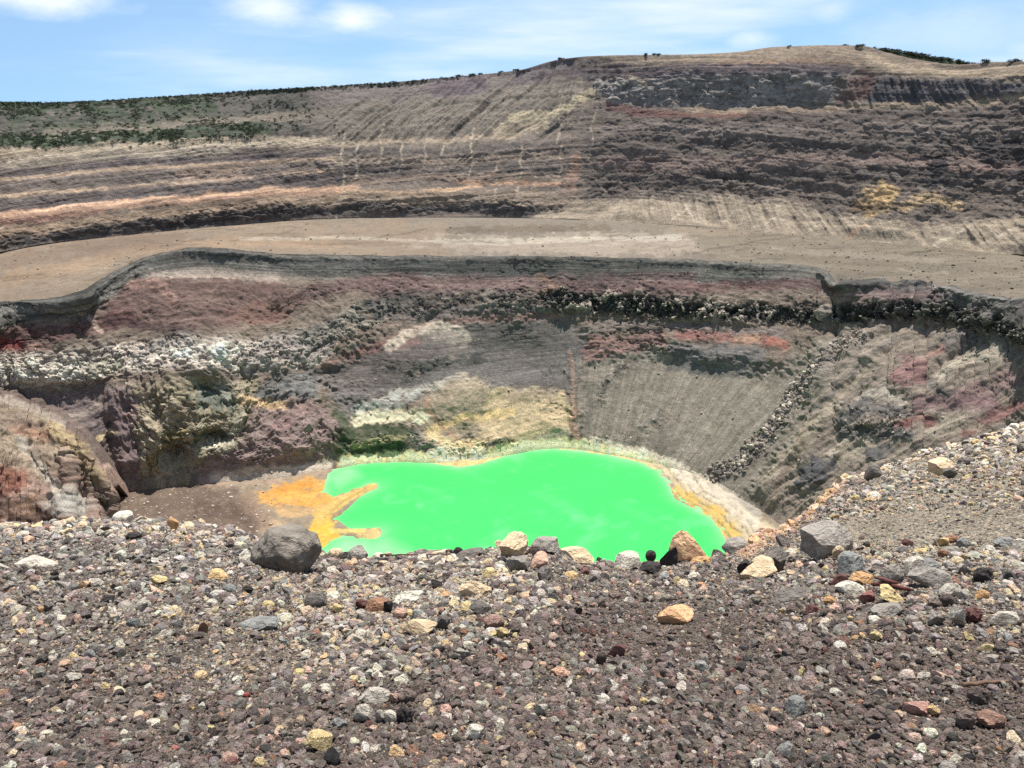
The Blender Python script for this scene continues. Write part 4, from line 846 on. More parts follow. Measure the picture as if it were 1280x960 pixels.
S(676,703,30,17,'angular',4,'pink','pinkish tan slanting stone below the grey cracked crest stone','the pinkish slanting stone',.9,(0,-.4))
S(648,706,26,20,'angular',5,'grey','grey blocky stone under the tan crowning boulder','the grey block under the heap',.3)
S(722,699,46,17,'slab',2,'tan','wide tan slab sloping down beyond the rubble heap','the wide tan slab',.1,(0,.25))
S(679,721,26,16,'angular',0,'dark','dark slate grey angular stone below the pinkish slanting stone','the slate grey angular stone',1.4)
S(714,721,16,9,'angular',3,'ochre','small ochre stone in front of the wide tan slab','the small ochre stone',.2)
S(611,718,18,11,'angular',2,'yellow','pale yellow chunk below the grey block of the heap','the pale yellow chunk',.7)
S(592,736,40,22,'slab',3,'tan','large pale tan flat rock with one pointed end','the pointed pale tan rock',-.3,(.1,.25))
S(545,731,17,12,'angular',1,'black','black angular stone beside the pointed pale tan rock','the black angular stone',.6)
S(784,704,34,19,'angular',2,'light','light pinkish grey crumbly rock alone on the brow by the lake','the lone crumbly rock',.5)
S(814,700,15,15,'round',0,'black','upper of two stacked black stones on the brow','the upper black stone',.9,dy=.05)
S(814,712,24,14,'angular',3,'black','lower of two stacked black stones on the brow','the lower black stone',.3)
S(834,697,23,28,'peak',0,'black','black pointed stone leaning against the orange peaked boulder','the black pointed stone',.2)
S(864,687,48,37,'peak',0,'pink','orange tan peaked boulder standing at the brow against the lake','the orange peaked boulder',2.4,depth=.7,name='boulder',cat='boulder').color = (*albedo((206,160,118)), 1)
S(872,696,30,18,'cinder',0,'orange','crumbling orange rock in front of the orange peaked boulder','the crumbling orange rock',.4,dy=-.12)
S(920,685,32,17,'round',2,'grey','grey smooth stone under the yellow striped shore','the grey smooth stone',.2)
S(848,772,48,21,'angular',4,'ochre','half-buried orange and grey banded stone alone in fine gravel','the banded half-buried stone',.3,sink=.35).color = (*albedo((200,150,104)), 1)
S(768,745,16,9,'cinder',1,'mauve','mauve brown lump upslope of the banded half-buried stone','the mauve lump')
S(805,786,7,7,'round',1,'white','tiny bright white pebble beside the banded half-buried stone','the tiny white pebble')
S(952,703,24,34,'slab',0,'tan','tan upright flake propped beside the dark split rock','the tan upright flake',.5,(1.1,.2))
S(966,703,36,30,'big_angular',0,'dark','dark grey split rock sheltering the tan plate','the dark split rock',.9,depth=.7)
S(948,719,46,12,'slab',2,'tan','tan thin plate jutting out below the dark split rock','the tan jutting plate',.25,(.05,-.25),sink=-.15)
S(928,711,18,22,'angular',5,'black','black grooved shard beside the tan upright flake','the black grooved shard',.7)
S(978,678,26,17,'angular',1,'dark','dark jagged stone behind the dark split rock','the dark jagged stone',.4)
S(1026,681,62,46,'big_angular',0,'grey','large grey grooved boulder on the brow below the orange gravel','the large grooved boulder',.2,depth=.8,name='boulder',cat='boulder',sink=.25)
S(1050,692,22,18,'angular',4,'tan','tan broken corner at the foot of the large grooved boulder','the tan broken corner',.4)
S(1060,708,36,27,'angular',2,'blue','blue grey block just below the large grooved boulder','the blue grey block',.8)
S(1078,726,27,14,'angular',3,'orange','bright orange flat stone in front of the blue grey block','the bright orange stone',.2)
S(1046,727,24,15,'angular',0,'maroon','dark maroon stone next to the bright orange stone','the dark maroon stone',.5)
S(1064,738,34,15,'slab',1,'white','whitish slab right below the bright orange stone','the whitish slab',-.2,(.1,.2))
S(1082,748,20,16,'angular',5,'red','dull red stone squeezed beside the pale yellow block','the dull red stone',.5).color = (*albedo((150,74,66)), 1)
S(1110,747,40,19,'angular',1,'yellow','large pale yellow block lying on the lying grey slab','the pale yellow block',-.25,(0,.2))
S(1110,764,44,18,'slab',0,'grey','grey slab lying under the pale yellow block','the lying grey slab',.1)
S(985,746,54,19,'slab',3,'dark','long dark grey slab lying below the tan jutting plate','the long dark slab',.05,sink=.3)
S(1036,752,15,12,'cinder',2,'orange','small orange crumbly stone past the end of the long dark slab','the small orange crumbly stone')
S(1014,763,15,11,'angular',2,'maroon','small maroon stone under the end of the long dark slab','the small maroon stone',.3)
S(1113,720,26,24,'round',1,'grey','grey rounded cobble upslope of the dark red wood','the grey rounded cobble',.3)
S(1138,711,34,22,'angular',0,'light','light grey angular rock upslope of the overhanging slab','the light grey angular rock',.9)
S(1128,713,16,18,'angular',5,'black','black stone against the light grey angular rock','the black leaning stone',.1,dy=-.1)
S(1160,709,34,12,'slab',2,'blue','blue grey slab behind the overhanging slab','the blue grey slab',.15)
S(1164,727,50,19,'slab',1,'grey','grey overhanging slab with a pink edge','the overhanging slab',-.1,(.1,.15),sink=-.1)
S(1150,718,22,14,'angular',4,'pink','pinkish grey stone between the blue grey slab and overhanging slab','the pinkish grey stone',.4)
S(1184,740,30,20,'slab',3,'light','light grey curved plate below the overhanging slab','the light curved plate',.4,(.3,.3),sink=-.1)
S(1182,752,18,15,'round',2,'cinder','dark round stone under the light curved plate','the dark stone under the plate')
S(1196,772,20,27,'angular',3,'light','light grey upright block with a sharp edge','the light upright block',.3)
S(1214,770,24,22,'cinder',1,'maroon','dark maroon cinder next to the light upright block','the dark maroon cinder',.5)
S(1250,776,36,19,'angular',0,'light','light grey knobbly rock near the light upright block','the light knobbly rock',.2)
S(1168,774,26,19,'angular',4,'grey','grey broken rock on the other side of the light upright block','the grey broken rock',.7)
S(1226,720,27,20,'cinder',0,'black','black cinder block above the small stones of the bank','the black cinder block',.4)
S(1193,727,13,12,'angular',1,'orange','small salmon orange stone beside the overhanging slab','the small salmon stone').color = (*albedo((214,140,108)), 1)
S(1227,745,16,11,'angular',2,'orange','orange stone below the black cinder block','the orange stone below the cinder')
S(1190,675,15,9,'round',3,'rust','upper rust brown stone on the pale tan shoulder gravel','the upper rust stone')
S(1178,678,13,12,'angular',5,'ochre','ochre stone beside the upper rust brown shoulder stone','the ochre shoulder stone')
S(1178,693,12,10,'round',0,'rust','lower rust brown stone on the pale tan shoulder gravel','the lower rust stone')
S(1204,680,20,11,'slab',2,'blue','blue grey flat stone next to the upper rust brown stone','the flat blue shoulder stone',.2)
S(1190,689,26,10,'slab',0,'grey','grey flat stone under the flat blue shoulder stone','the flat grey shoulder stone',.1)
S(1134,680,13,10,'angular',3,'maroon','maroon stone on the pale shoulder gravel','the maroon shoulder stone')
S(1128,688,18,9,'slab',1,'grey','grey stone right below the maroon shoulder stone','the grey stone below the maroon one')
S(1148,689,19,7,'slab',3,'yellow','pale yellow flake on the shoulder beside the maroon stone','the yellow shoulder flake')
S(1256,678,30,12,'slab',0,'blue','blue grey wide slab at the far end of the shoulder','the wide blue shoulder slab',.2)
S(1275,684,22,16,'angular',2,'light','light blue grey rock beside the wide blue shoulder slab','the light blue rock',.4)
S(1090,592,18,19,'round',1,'dark','dark round rock standing on the skyline of the pale shoulder','the round shoulder-crest rock')
S(1172,588,32,20,'big_angular',0,'tan','cream overhanging rock with deep shade under it on the shoulder','the cream overhanging rock',.3,sink=-.05)
S(1188,592,20,14,'angular',4,'dark','dark rock behind the cream overhanging rock','the dark rock behind the cream one',.3)
S(155,646,24,13,'round',2,'white','whitish rounded rock at the brow below the mauve floor','the whitish brow rock',.2)
S(217,656,13,16,'angular',3,'orange','small orange stone standing on the far brow before the mauve floor','the orange far-brow stone')
S(168,671,18,10,'cinder',2,'black','black stone below the whitish rounded brow rock','the black far stone')
S(45,705,50,9,'slab',1,'light','long light grey slab lying flat among dark gravel','the long light slab',.05,sink=.3)
S(107,731,15,9,'angular',0,'orange','pale orange stone below the long light grey slab','the pale orange stone').color = (*albedo((216,170,130)), 1)
S(120,730,18,9,'slab',2,'light','light grey flake beside the pale orange stone','the light flake')
S(200,727,19,12,'angular',4,'yellow','cream yellow stone midway along the upper gravel','the cream yellow stone')
S(272,720,24,12,'angular',1,'ochre','bright ochre stone downslope of the large rounded boulder','the bright ochre stone')
S(133,751,19,10,'slab',3,'black','black shard lying in the gravel below the light flake','the black shard',.6)
S(52,763,9,10,'angular',5,'orange','small orange stone with a dark neighbour','the small orange gravel stone')
S(60,761,12,12,'angular',2,'dark','dark grey stone touching the small orange gravel stone','the dark neighbour stone')
S(288,737,16,9,'round',0,'blue','blue grey pebble below the bright ochre stone','the blue grey pebble')
S(310,738,13,9,'round',3,'black','black pebble downslope of the large rounded boulder','the black boulder-side pebble')
S(325,782,54,18,'slab',0,'blue','large blue grey slab half sunk in the gravel','the large blue grey slab',.05,sink=.35)
S(395,752,26,19,'round',1,'dark','dark grey smooth cobble below the large rounded boulder','the dark smooth cobble',.4)
S(421,762,13,12,'angular',3,'yellow','pale yellow stone beside the dark smooth cobble','the yellow stone by the cobble')
S(256,786,14,16,'angular',0,'rust','brown wedge of rock standing in the gravel','the brown wedge',.5)
S(246,788,22,9,'slab',1,'tan','tan flake leaning on the brown wedge','the tan flake')
S(470,760,28,16,'angular',2,'rust','rust orange block with a glossy black stone beside it','the rust orange block',.2)
S(486,759,11,18,'angular',5,'black','glossy black stone at the end of the rust orange block','the glossy black stone')
S(454,757,16,14,'angular',4,'maroon','maroon sliver at the other end of the rust orange block','the maroon sliver')
S(508,748,38,16,'slab',3,'white','whitish flat angular rock above the rust orange block','the whitish flat rock',.25,(.05,.1))
S(501,769,18,12,'round',2,'pink','pinkish grey pebble below the whitish flat rock','the pinkish pebble')
S(512,768,13,9,'round',0,'yellow','cream pebble beside the pinkish grey pebble','the cream pebble')
S(584,760,20,11,'angular',1,'yellow','cream yellow stone below the pointed pale tan rock','the cream stone under the pointed rock')
S(600,763,24,15,'angular',3,'dark','dark grey angular stone beside the cream yellow stone','the dark stone by the cream one')
S(524,787,44,18,'angular',0,'tan','long tan pinkish cobble with a dark end','the long tan cobble',-.2)
S(553,780,18,18,'angular',2,'dark','dark grey cobble past the end of the long tan cobble','the dark end cobble')
S(617,779,24,15,'round',3,'pink','pinkish red rounded stone above the yellow pair','the pinkish red stone').color = (*albedo((160,112,98)), 1)
S(629,792,15,14,'angular',4,'yellow','lower pale yellow stone of the yellow pair','the lower yellow stone')
S(628,780,13,9,'angular',1,'yellow','upper pale yellow stone of the yellow pair','the upper yellow stone')
S(633,806,11,11,'angular',5,'white','small white chip below the yellow pair of stones','the small white chip')
S(770,815,23,16,'angular',0,'maroon','shiny maroon stone standing out of the mid gravel','the shiny maroon stone',.4)
S(752,824,14,17,'round',2,'cinder','dark brown egg-shaped stone beside the shiny maroon stone','the egg-shaped stone',.5)
S(700,843,22,10,'slab',2,'orange','salmon orange flake in the mid gravel','the salmon flake').color = (*albedo((214,160,132)), 1)
S(850,847,13,8,'angular',1,'white','white chip in the middle of the brown gravel','the mid white chip')
S(805,878,10,9,'angular',3,'yellow','cream chip below the mid white chip','the cream chip')
S(470,873,40,17,'slab',1,'light','light grey broad slab topping a small pile','the light broad slab',.2)
S(455,893,22,22,'round',1,'light','light grey rounded cobble of the small pile','the light rounded pile cobble')
S(478,897,14,20,'angular',4,'light','grey white upright piece inside the small pile','the grey white upright piece')
S(489,898,16,18,'round',0,'white','whitish cobble at the end of the small pile','the whitish pile cobble')
S(507,896,22,22,'cinder',0,'black','black cinder beside the small pile of light stones','the black pile cinder')
S(508,872,24,20,'cinder',1,'mauve','dark mauve cinder behind the small pile of light stones','the mauve pile cinder')
S(494,874,13,16,'angular',5,'pink','pinkish orange chip between the light slab and mauve cinder','the pinkish pile chip')
S(423,904,22,13,'slab',3,'blue','blue grey flake lying below the small pile','the blue grey flake',-.5)
S(309,871,9,8,'round',2,'red','tiny bright red stone in grey gravel','the bright red stone')
S(218,938,11,8,'angular',2,'red','tiny dull red stone low in the gravel','the low red stone').color = (*albedo((190,90,80)), 1)
S(240,887,9,7,'angular',0,'ochre','small ochre chip between the two red stones','the small ochre chip')
S(132,859,11,9,'angular',1,'yellow','cream chip in the grey gravel on its own','the lone cream chip')
S(93,849,18,13,'angular',4,'light','light grey angular stone in the gravel','the light gravel stone')
S(245,796,26,10,'slab',0,'cinder','dark slab in the shade of the brown wedge','the shaded dark slab')
S(400,930,30,26,'angular',3,'yellow','cream yellow rock low in the gravel','the low cream rock',.3)
S(418,945,22,26,'angular',0,'grey','grey rock leaning on the low cream yellow rock','the grey rock by the cream one',.2)
S(325,954,14,12,'round',1,'yellow','yellow pebble at the very bottom','the bottom yellow pebble')
S(592,918,22,18,'angular',2,'white','whitish mottled stone in dark gravel','the whitish mottled stone')
S(677,888,14,18,'angular',5,'light','light grey upright stone among dark cinders','the light upright stone')
S(549,924,18,8,'slab',2,'orange','orange flake beside the whitish mottled stone','the orange flake').color = (*albedo((220,150,90)), 1)
S(495,942,20,14,'angular',1,'orange','pale orange stone low in the gravel','the pale orange low stone').color = (*albedo((222,180,130)), 1)
S(1095,797,17,15,'angular',4,'yellow','yellow stone with a pointed foot below the grey slab','the yellow pointed-foot stone')
S(1092,777,17,9,'round',2,'white','cream white pebble under the lying grey slab','the cream white pebble')
S(1062,775,8,9,'round',0,'yellow','cream pebble beside the cream white pebble','the cream bead')
S(1055,831,11,10,'angular',1,'white','white chip downslope of the yellow pointed-foot stone','the downslope white chip')
S(1044,867,13,9,'angular',3,'white','flat white chip in brown gravel','the flat white chip')
S(1098,867,17,13,'angular',0,'light','cream grey stone beside the flat white chip','the cream grey stone')
S(1133,845,18,12,'round',1,'pink','pale pinkish stone in brown gravel','the pale pink stone').color = (*albedo((206,186,176)), 1)
S(1152,845,18,10,'slab',3,'light','light flake beside the pale pinkish stone','the light side flake')
S(993,886,28,22,'angular',2,'blue','grey faceted stone in brown gravel','the grey faceted stone',.6)
S(982,936,24,15,'slab',0,'blue','blue grey stone low in the brown gravel','the low blue grey stone',.5)
S(1143,888,30,18,'angular',5,'pink','pinkish red blotched stone in brown gravel','the blotched pink stone').color = (*albedo((186,118,104)), 1)
S(1166,890,18,14,'angular',4,'ochre','ochre tan stone beside the pinkish red blotched stone','the ochre tan stone')
S(1204,901,22,28,'cinder',2,'mauve','large mauve cinder below the brown stick','the large mauve cinder')
S(1235,902,34,20,'cinder',1,'rust','rusty brown cinder slab below the brown stick','the rusty cinder').color = (*albedo((134,98,84)), 1)
S(1222,872,30,22,'cinder',0,'cinder','dark brown cinder right under the brown stick','the cinder under the stick')
S(1208,797,15,12,'angular',1,'yellow','pale yellow stone below the light upright block','the yellow stone below the block')
S(1232,812,20,12,'angular',0,'yellow','cream yellow chip below the light knobbly rock','the cream yellow chip')
S(1206,745,18,12,'slab',2,'light','light chip between the curved plate and black cinder','the light chip')

# ------------------------------------------------------------------ sticks and wood
def tube(name, pts, radii, mat, nseg=8):
    pts = np.array(pts, float); vs = []; fs = []
    for i, p in enumerate(pts):
        tdir = pts[min(i + 1, len(pts) - 1)] - pts[max(i - 1, 0)]; tdir /= np.linalg.norm(tdir)
        a = np.cross(tdir, (0, 0, 1)); a /= np.linalg.norm(a); b = np.cross(tdir, a)
        for k in range(nseg):
            th = 2 * math.pi * k / nseg; r = radii[i] * (1 + .12 * math.sin(3 * th + i))
            vs.append(p + r * (math.cos(th) * a + math.sin(th) * b))
    for i in range(len(pts) - 1):
        for k in range(nseg):
            fs.append((i * nseg + k, i * nseg + (k + 1) % nseg, (i + 1) * nseg + (k + 1) % nseg, (i + 1) * nseg + k))
    fs.append(tuple(range(nseg))[::-1]); fs.append(tuple((len(pts) - 1) * nseg + k for k in range(nseg)))
    c = pts.mean(0)
    me = bpy.data.meshes.new(name); me.from_pydata([tuple(v - c) for v in vs], [], fs); me.materials.append(mat); me.update()
    for p in me.polygons: p.use_smooth = True
    o = link(bpy.data.objects.new(name, me)); o.location = c; return o
def stick(name, pxs, r, mat, label, cat, lift=0.0, n=9, seed=0):
    rnd = random.Random(seed); (x0, y0), (x1, y1) = pxs
    A = ground_hit(x0, y0); B = ground_hit(x1, y1); P = []; R = []
    for i in range(n):
        t = i / (n - 1); p = A + (B - A) * t
        p = p + np.array([0, rnd.uniform(-1, 1) * r * .7, lift + r * .8 + rnd.uniform(-.4, .4) * r]); P.append(p); R.append(r * (1.1 - .45 * t) * rnd.uniform(.9, 1.1))
    for p in P: p[2] = max(p[2], float(ground_z(p[0], p[1])) + r * .5 + lift)
    return tag(tube(name, P, R, mat), label, cat)
stick('stick', ((1202,862),(1258,858)), .0072, M_STICK, 'short brown stick lying across the mauve cinders', 'stick', .016, seed=3)
stick('stick', ((476,701),(566,703)), .008, M_STICK, 'thin straight twig lying along the brow against the lake', 'stick', .075, seed=5)
things += [('the brown stick', 1230, 857), ('the thin brow twig', 520, 698)]
wood = bpy.data.objects.new('wood_splinter', None); link(wood)
A = ground_hit(1088, 740); B = ground_hit(1142, 750); wood.location = (A + B) / 2
tag(wood, 'splintered dark red wood lying behind the pale yellow block', 'wood')
for k, (dy_, dz_, r) in enumerate([(0, .02, .014), (.028, .035, .010), (-.024, .015, .010)]):
    p0 = A + np.array([.02 * k, dy_, dz_ + .03]); p1 = B + np.array([-.05 * k, dy_ + .02, dz_ + .03])
    o = tube('splinter', [p0 + (p1 - p0) * t + np.array([0, 0, .006 * math.sin(5 * t + k)]) for t in np.linspace(0, 1, 6)], [r * .5, r, r * 1.1, r, r * .8, r * .35], M_REDWOOD, 6)
    o.location = Vector(o.location) - wood.location; o.parent = wood
things.append(('the dark red wood', 1115, 741))

# ------------------------------------------------------------------ gravel: sample the slope, the largest become things, the rest one mass
rng = np.random.default_rng(7)
NG = 330000
gpx_ = rng.uniform(-330, 1610, NG); wide = rng.uniform(0, 1, NG) < .12; gpx_[wide] = rng.uniform(-850, 2130, int(wide.sum())); ye = e_Y(gpx_)
Yg = np.exp(rng.uniform(np.log(0.75), np.log(ye * 1.12)))
z = -(.75 + .62 * Yg)
for _ in range(3):
    Xg = (gpx_ - 640) / F * (Yg * CP - z * SP); z = ground_z(Xg, Yg)
P = np.stack([Xg, Yg, z], -1); qx, qy, dep = project(P)
patch = fbm(Xg / 1.1, Yg / 1.1, None, 3, 501); patch2 = fbm(Xg / .45, Yg / .45, None, 3, 502)
coarse = np.clip(1 + .65 * sstep(790, 900, qy) + .55 * patch + 1.0 * cover(qx, qy, 'b', [(570,697),(650,690),(720,694)], 11, .7) + .6 * cover(qx, qy, 'a', [(560,690),(700,690),(760,760),(620,800),(380,860),(420,760)], 30, .7) + .9 * cover(qx, qy, 'a', [(930,690),(1290,690),(1290,800),(1040,780),(930,740)], 18, .7)
                 + .9 * sstep(.15, .5, fbm(Xg / 2.6, Yg / 2.6, None, 3, 505)) * (qx > 985) * (qy < 680) - .35 * cover(qx, qy, 'a', [(985,665),(1060,590),(1290,500),(1700,480),(1700,690),(1290,672),(1100,685)], 10, .7) - .4 * cover(qx, qy, 'a', [(700,740),(1000,760),(900,830),(700,800)], 20, .7), .36, 2.6)
uu = rng.uniform(0, 1, NG)
rad = 0.0012 * dep * coarse * np.minimum((1 - uu) ** (-1 / 2.2), 7.0)
rad = np.minimum(rad, .0095 * dep)
names = list(PALE)
def weights(**k): w = np.array([k.get(n_, 0.) for n_ in names]); return w / w.sum()
W_mix = weights(black=.06, cinder=.18, mauve=.15, dark=.17, grey=.22, blue=.03, light=.10, white=.02, tan=.06, ochre=.007, yellow=.006, rust=.012, orange=.003, maroon=.006, pink=.02)
W_brown = weights(black=.08, cinder=.46, mauve=.26, dark=.10, grey=.045, light=.018, white=.008, tan=.012, rust=.02, maroon=.012, pink=.015, yellow=.001)
W_pale = weights(black=.06, cinder=.05, dark=.12, grey=.13, blue=.03, light=.20, white=.05, tan=.15, ochre=.015, yellow=.05, rust=.01, pink=.05)
W_orange = weights(rust=.15, orange=.2, pink=.35, tan=.25, ochre=.1)
W_grey = weights(black=.06, cinder=.10, dark=.24, grey=.28, blue=.08, light=.10, mauve=.10, tan=.05, white=.02, pink=.02)
kb = .92 * sstep(800, 880, qy) + cover(qx, qy, 'a', [(640,770),(760,745),(960,760),(1060,800),(1290,815),(1900,900),(1900,1100),(420,1100),(470,960)], 50, .7) + .35 * patch
kp = cover(qx, qy, 'a', [(985,690),(1030,640),(1090,585),(1290,520),(1900,480),(1900,720),(1290,720),(1100,700)], 10, .7)
kp = np.maximum(kp, .8 * cover(qx, qy, 'b', [(0,668),(130,660),(290,675)], 10, .7)); kp = np.maximum(kp, .45 * cover(qx, qy, 'a', [(150,720),(480,710),(660,700),(640,800),(300,860),(100,800)], 40, .7) + .3 * patch2)
ko = cover(qx, qy, 'b', [(930,690),(970,668),(1010,640),(1050,604)], 9, .7)
kg = cover(qx, qy, 'b', [(-300,690),(60,690),(180,690),(300,695)], 22, .7)
ci = np.zeros(NG, int); r_ = rng.uniform(0, 1, NG); r2 = rng.uniform(0, 1, (4, NG))
clump = (qx > 1000) & (qy < 690) & (fbm(Xg / 1.6, Yg / 1.6, None, 3, 506) > .22) & (rng.uniform(0, 1, NG) < .7)
which = np.where(clump, 4, np.where(r2[0] < ko, 3, np.where(r2[1] < kp, 2, np.where(r2[2] < kg, 4, np.where(r2[3] < kb, 1, 0)))))
for k, wv in enumerate((W_mix, W_brown, W_pale, W_orange, W_grey)):
    s = which == k; ci[s] = np.searchsorted(np.cumsum(wv), r_[s] * .99999)
base = np.array([dusty(np.array(PALE[n_]) * .88 + np.array((132., 121., 112.)) * .12) for n_ in names])[ci]
base *= rng.uniform(.72, 1.3, (NG, 1)); base *= 1 + rng.uniform(-.06, .06, (NG, 3))
base = base / .62; base *= np.minimum(1, .72 / base.max(1, keepdims=True)); base = np.maximum(base, .014)
kinds = [('angular', i) for i in range(6)] + [('round', i) for i in range(4)] + [('slab', i) for i in range(4)] + [('cinder', i) for i in range(3)]
pk = rng.choice(len(kinds), NG, p=np.array([.1] * 6 + [.05] * 4 + [.035] * 4 + [.02] * 3) / (0.6 + .2 + .14 + .06))
ext = np.array([{'angular': .72, 'round': .78, 'slab': .34, 'cinder': .8}[kinds[k][0]] for k in range(len(kinds))])[pk]
sc = rad[:, None] * rng.uniform(.65, 1.3, (NG, 3)); sc[:, 2] *= rng.uniform(.75, 1.1, NG)
rot = np.stack([rng.normal(0, .6, NG), rng.normal(0, .6, NG), rng.uniform(0, 6.283, NG)], -1)
pos = P.copy(); pos[:, 2] += sc[:, 2] * ext * .45
pr = rad / dep * F
blocked = np.zeros(NG, bool)
for (a, b, w, h) in taken: blocked |= (np.abs(qx - a) < w * .48 + pr * .6) & (np.abs(qy - b) < h * .5 + pr * .6) & (pr > 3.2)
ok_view = (qx > 6) & (qx < 1274) & (qy < 952) & (qy > 500) & (Yg < ye * .985) & ~blocked
order = np.argsort(-pr * ok_view)
singles = []; occ = list(taken)
for i in order:
    if len(singles) >= 300 - len(taken): break
    if not ok_view[i]: break
    if any(abs(qx[i] - a) < (w * .5 + pr[i] * 1.2) and abs(qy[i] - b) < (h * .5 + pr[i] * 1.0) for a, b, w, h in occ): continue
    singles.append(i); occ.append((qx[i], qy[i], pr[i] * 2, pr[i] * 1.6))
used = set()
tx = np.array([t_[1] for t_ in things]); ty = np.array([t_[2] for t_ in things]); tn = [t_[0] for t_ in things]
SHAPEW = {'angular': 'angular', 'round': 'rounded', 'slab': 'flat', 'cinder': 'rough'}
labels_taken = {o['label'] for o in col_main.objects if 'label' in o}
for i in singles:
    kname = kinds[pk[i]]; o = link(bpy.data.objects.new('stone', SHAPES[kname]))
    o.location = pos[i]; o.scale = sc[i]; o.rotation_euler = rot[i]; o.color = (*base[i], 1)
    real = names[int(np.argmin(((np.array([dusty(PALE[n_]) / .62 for n_ in names]) ** .45 - base[i] ** .45) ** 2).sum(1)))]
    head = f'{WORD[real]} {SHAPEW[kname[0]]} stone'
    dx, dy_ = qx[i] - tx, qy[i] - ty; dd = np.hypot(dx, dy_ * 1.3); od = np.argsort(dd)
    cand = []
    for j in od[:6]:
        if dd[j] < 34: rel = 'touching distance from'
        if abs(dy_[j]) > abs(dx[j]) * .8: rel = ('just below' if dy_[j] > 0 else 'just above') if dd[j] < 45 else ('some way below' if dy_[j] > 0 else 'some way above')
        else: rel = 'close beside' if dd[j] < 45 else 'level with and apart from'
        cand.append(f'{head} {rel} {tn[j]}')
    for j in od[:4]:
        for k in od[:5]:
            if j < k: cand.append(f'{head} between {tn[j]} and {tn[k]}')
    lab = next((c for c in cand if c not in labels_taken and len(c.split()) <= 16), cand[0])
    labels_taken.add(lab); tag(o, lab, 'stone', 'loose stones on the near slope')
for o in col_main.objects:
    if o.get('category') in ('stone', 'boulder') and 'group' not in o: o['group'] = 'loose stones on the near slope'
rest = np.ones(NG, bool); rest[singles] = False; rest &= ~(blocked & (pr > 3.2))

# ------------------------------------------------------------------ scattered masses (instanced): gravel, wall rubble, shrubs
hidden = bpy.data.collections.new('scatter_sources')      # source meshes only, not linked to the scene
def scatter(name, pts, scale, rot, which, sources, colour, label, cat):
    """one object of points that carries stones or bushes by geometry nodes; kind stuff"""
    me = bpy.data.meshes.new(name); n_ = len(pts); me.vertices.add(n_); me.vertices.foreach_set('co', pts.astype(f32).reshape(-1))
    for an, ty, dat in (('st_scale', 'FLOAT_VECTOR', scale), ('st_rot', 'FLOAT_VECTOR', rot), ('stone_colour', 'FLOAT_COLOR', np.concatenate([colour, np.ones((n_, 1))], 1))):
        a = me.attributes.new(an, ty, 'POINT'); a.data.foreach_set('color' if ty == 'FLOAT_COLOR' else 'vector', dat.astype(f32).reshape(-1))
    a = me.attributes.new('st_pick', 'INT', 'POINT'); a.data.foreach_set('value', which.astype(np.int32))
    o = link(bpy.data.objects.new(name, me)); tag(o, label, cat, kind='stuff')
    coll = bpy.data.collections.new(name + '_source'); hidden.children.link(coll)
    for i, (m_, mat) in enumerate(sources):
        m2 = m_.copy(); m2.materials.clear(); m2.materials.append(mat)
        coll.objects.link(bpy.data.objects.new(f'{name}_source_{i:02d}', m2))
    ng = bpy.data.node_groups.new(name + '_scatter', 'GeometryNodeTree')
    ng.interface.new_socket('Geometry', in_out='INPUT', socket_type='NodeSocketGeometry'); ng.interface.new_socket('Geometry', in_out='OUTPUT', socket_type='NodeSocketGeometry')
    N = ng.nodes.new; L = ng.links.new
    gi, go = N('NodeGroupInput'), N('NodeGroupOutput'); ip = N('GeometryNodeInstanceOnPoints'); mp_ = N('GeometryNodeMeshToPoints')
    cn = N('GeometryNodeCollectionInfo'); cn.inputs['Collection'].default_value = coll; cn.inputs['Separate Children'].default_value = True; cn.inputs['Reset Children'].default_value = True
    def at(nm, ty):
        a_ = N('GeometryNodeInputNamedAttribute'); a_.data_type = ty; a_.inputs['Name'].default_value = nm; return a_.outputs['Attribute']
    er = N('FunctionNodeEulerToRotation'); L(at('st_rot', 'FLOAT_VECTOR'), er.inputs[0])
    L(gi.outputs[0], mp_.inputs['Mesh']); L(mp_.outputs[0], ip.inputs['Points']); L(cn.outputs[0], ip.inputs['Instance']); ip.inputs['Pick Instance'].default_value = True
    L(at('st_pick', 'INT'), ip.inputs['Instance Index']); L(er.outputs[0], ip.inputs['Rotation']); L(at('st_scale', 'FLOAT_VECTOR'), ip.inputs['Scale'])
    L(ip.outputs[0], go.inputs[0])
    md = o.modifiers.new('scatter', 'NODES'); md.node_group = ng
    return o
small = [(stone_mesh('gravel_grain', 200 + i, 2, 9, (1, .85, .7 if i % 3 else .4), .10, .2), M_STONE_I) for i in range(8)]
src = [(SHAPES[k], M_STONE_I) for k in kinds]
bigm = pr > 4.0
gid = np.where(bigm, pk, len(src) + (np.arange(NG) % len(small)))
scatter('gravel', pos[rest], sc[rest], rot[rest], gid[rest], src + small, base[rest], 'loose grey and brown cinder gravel covering the near slope', 'gravel')

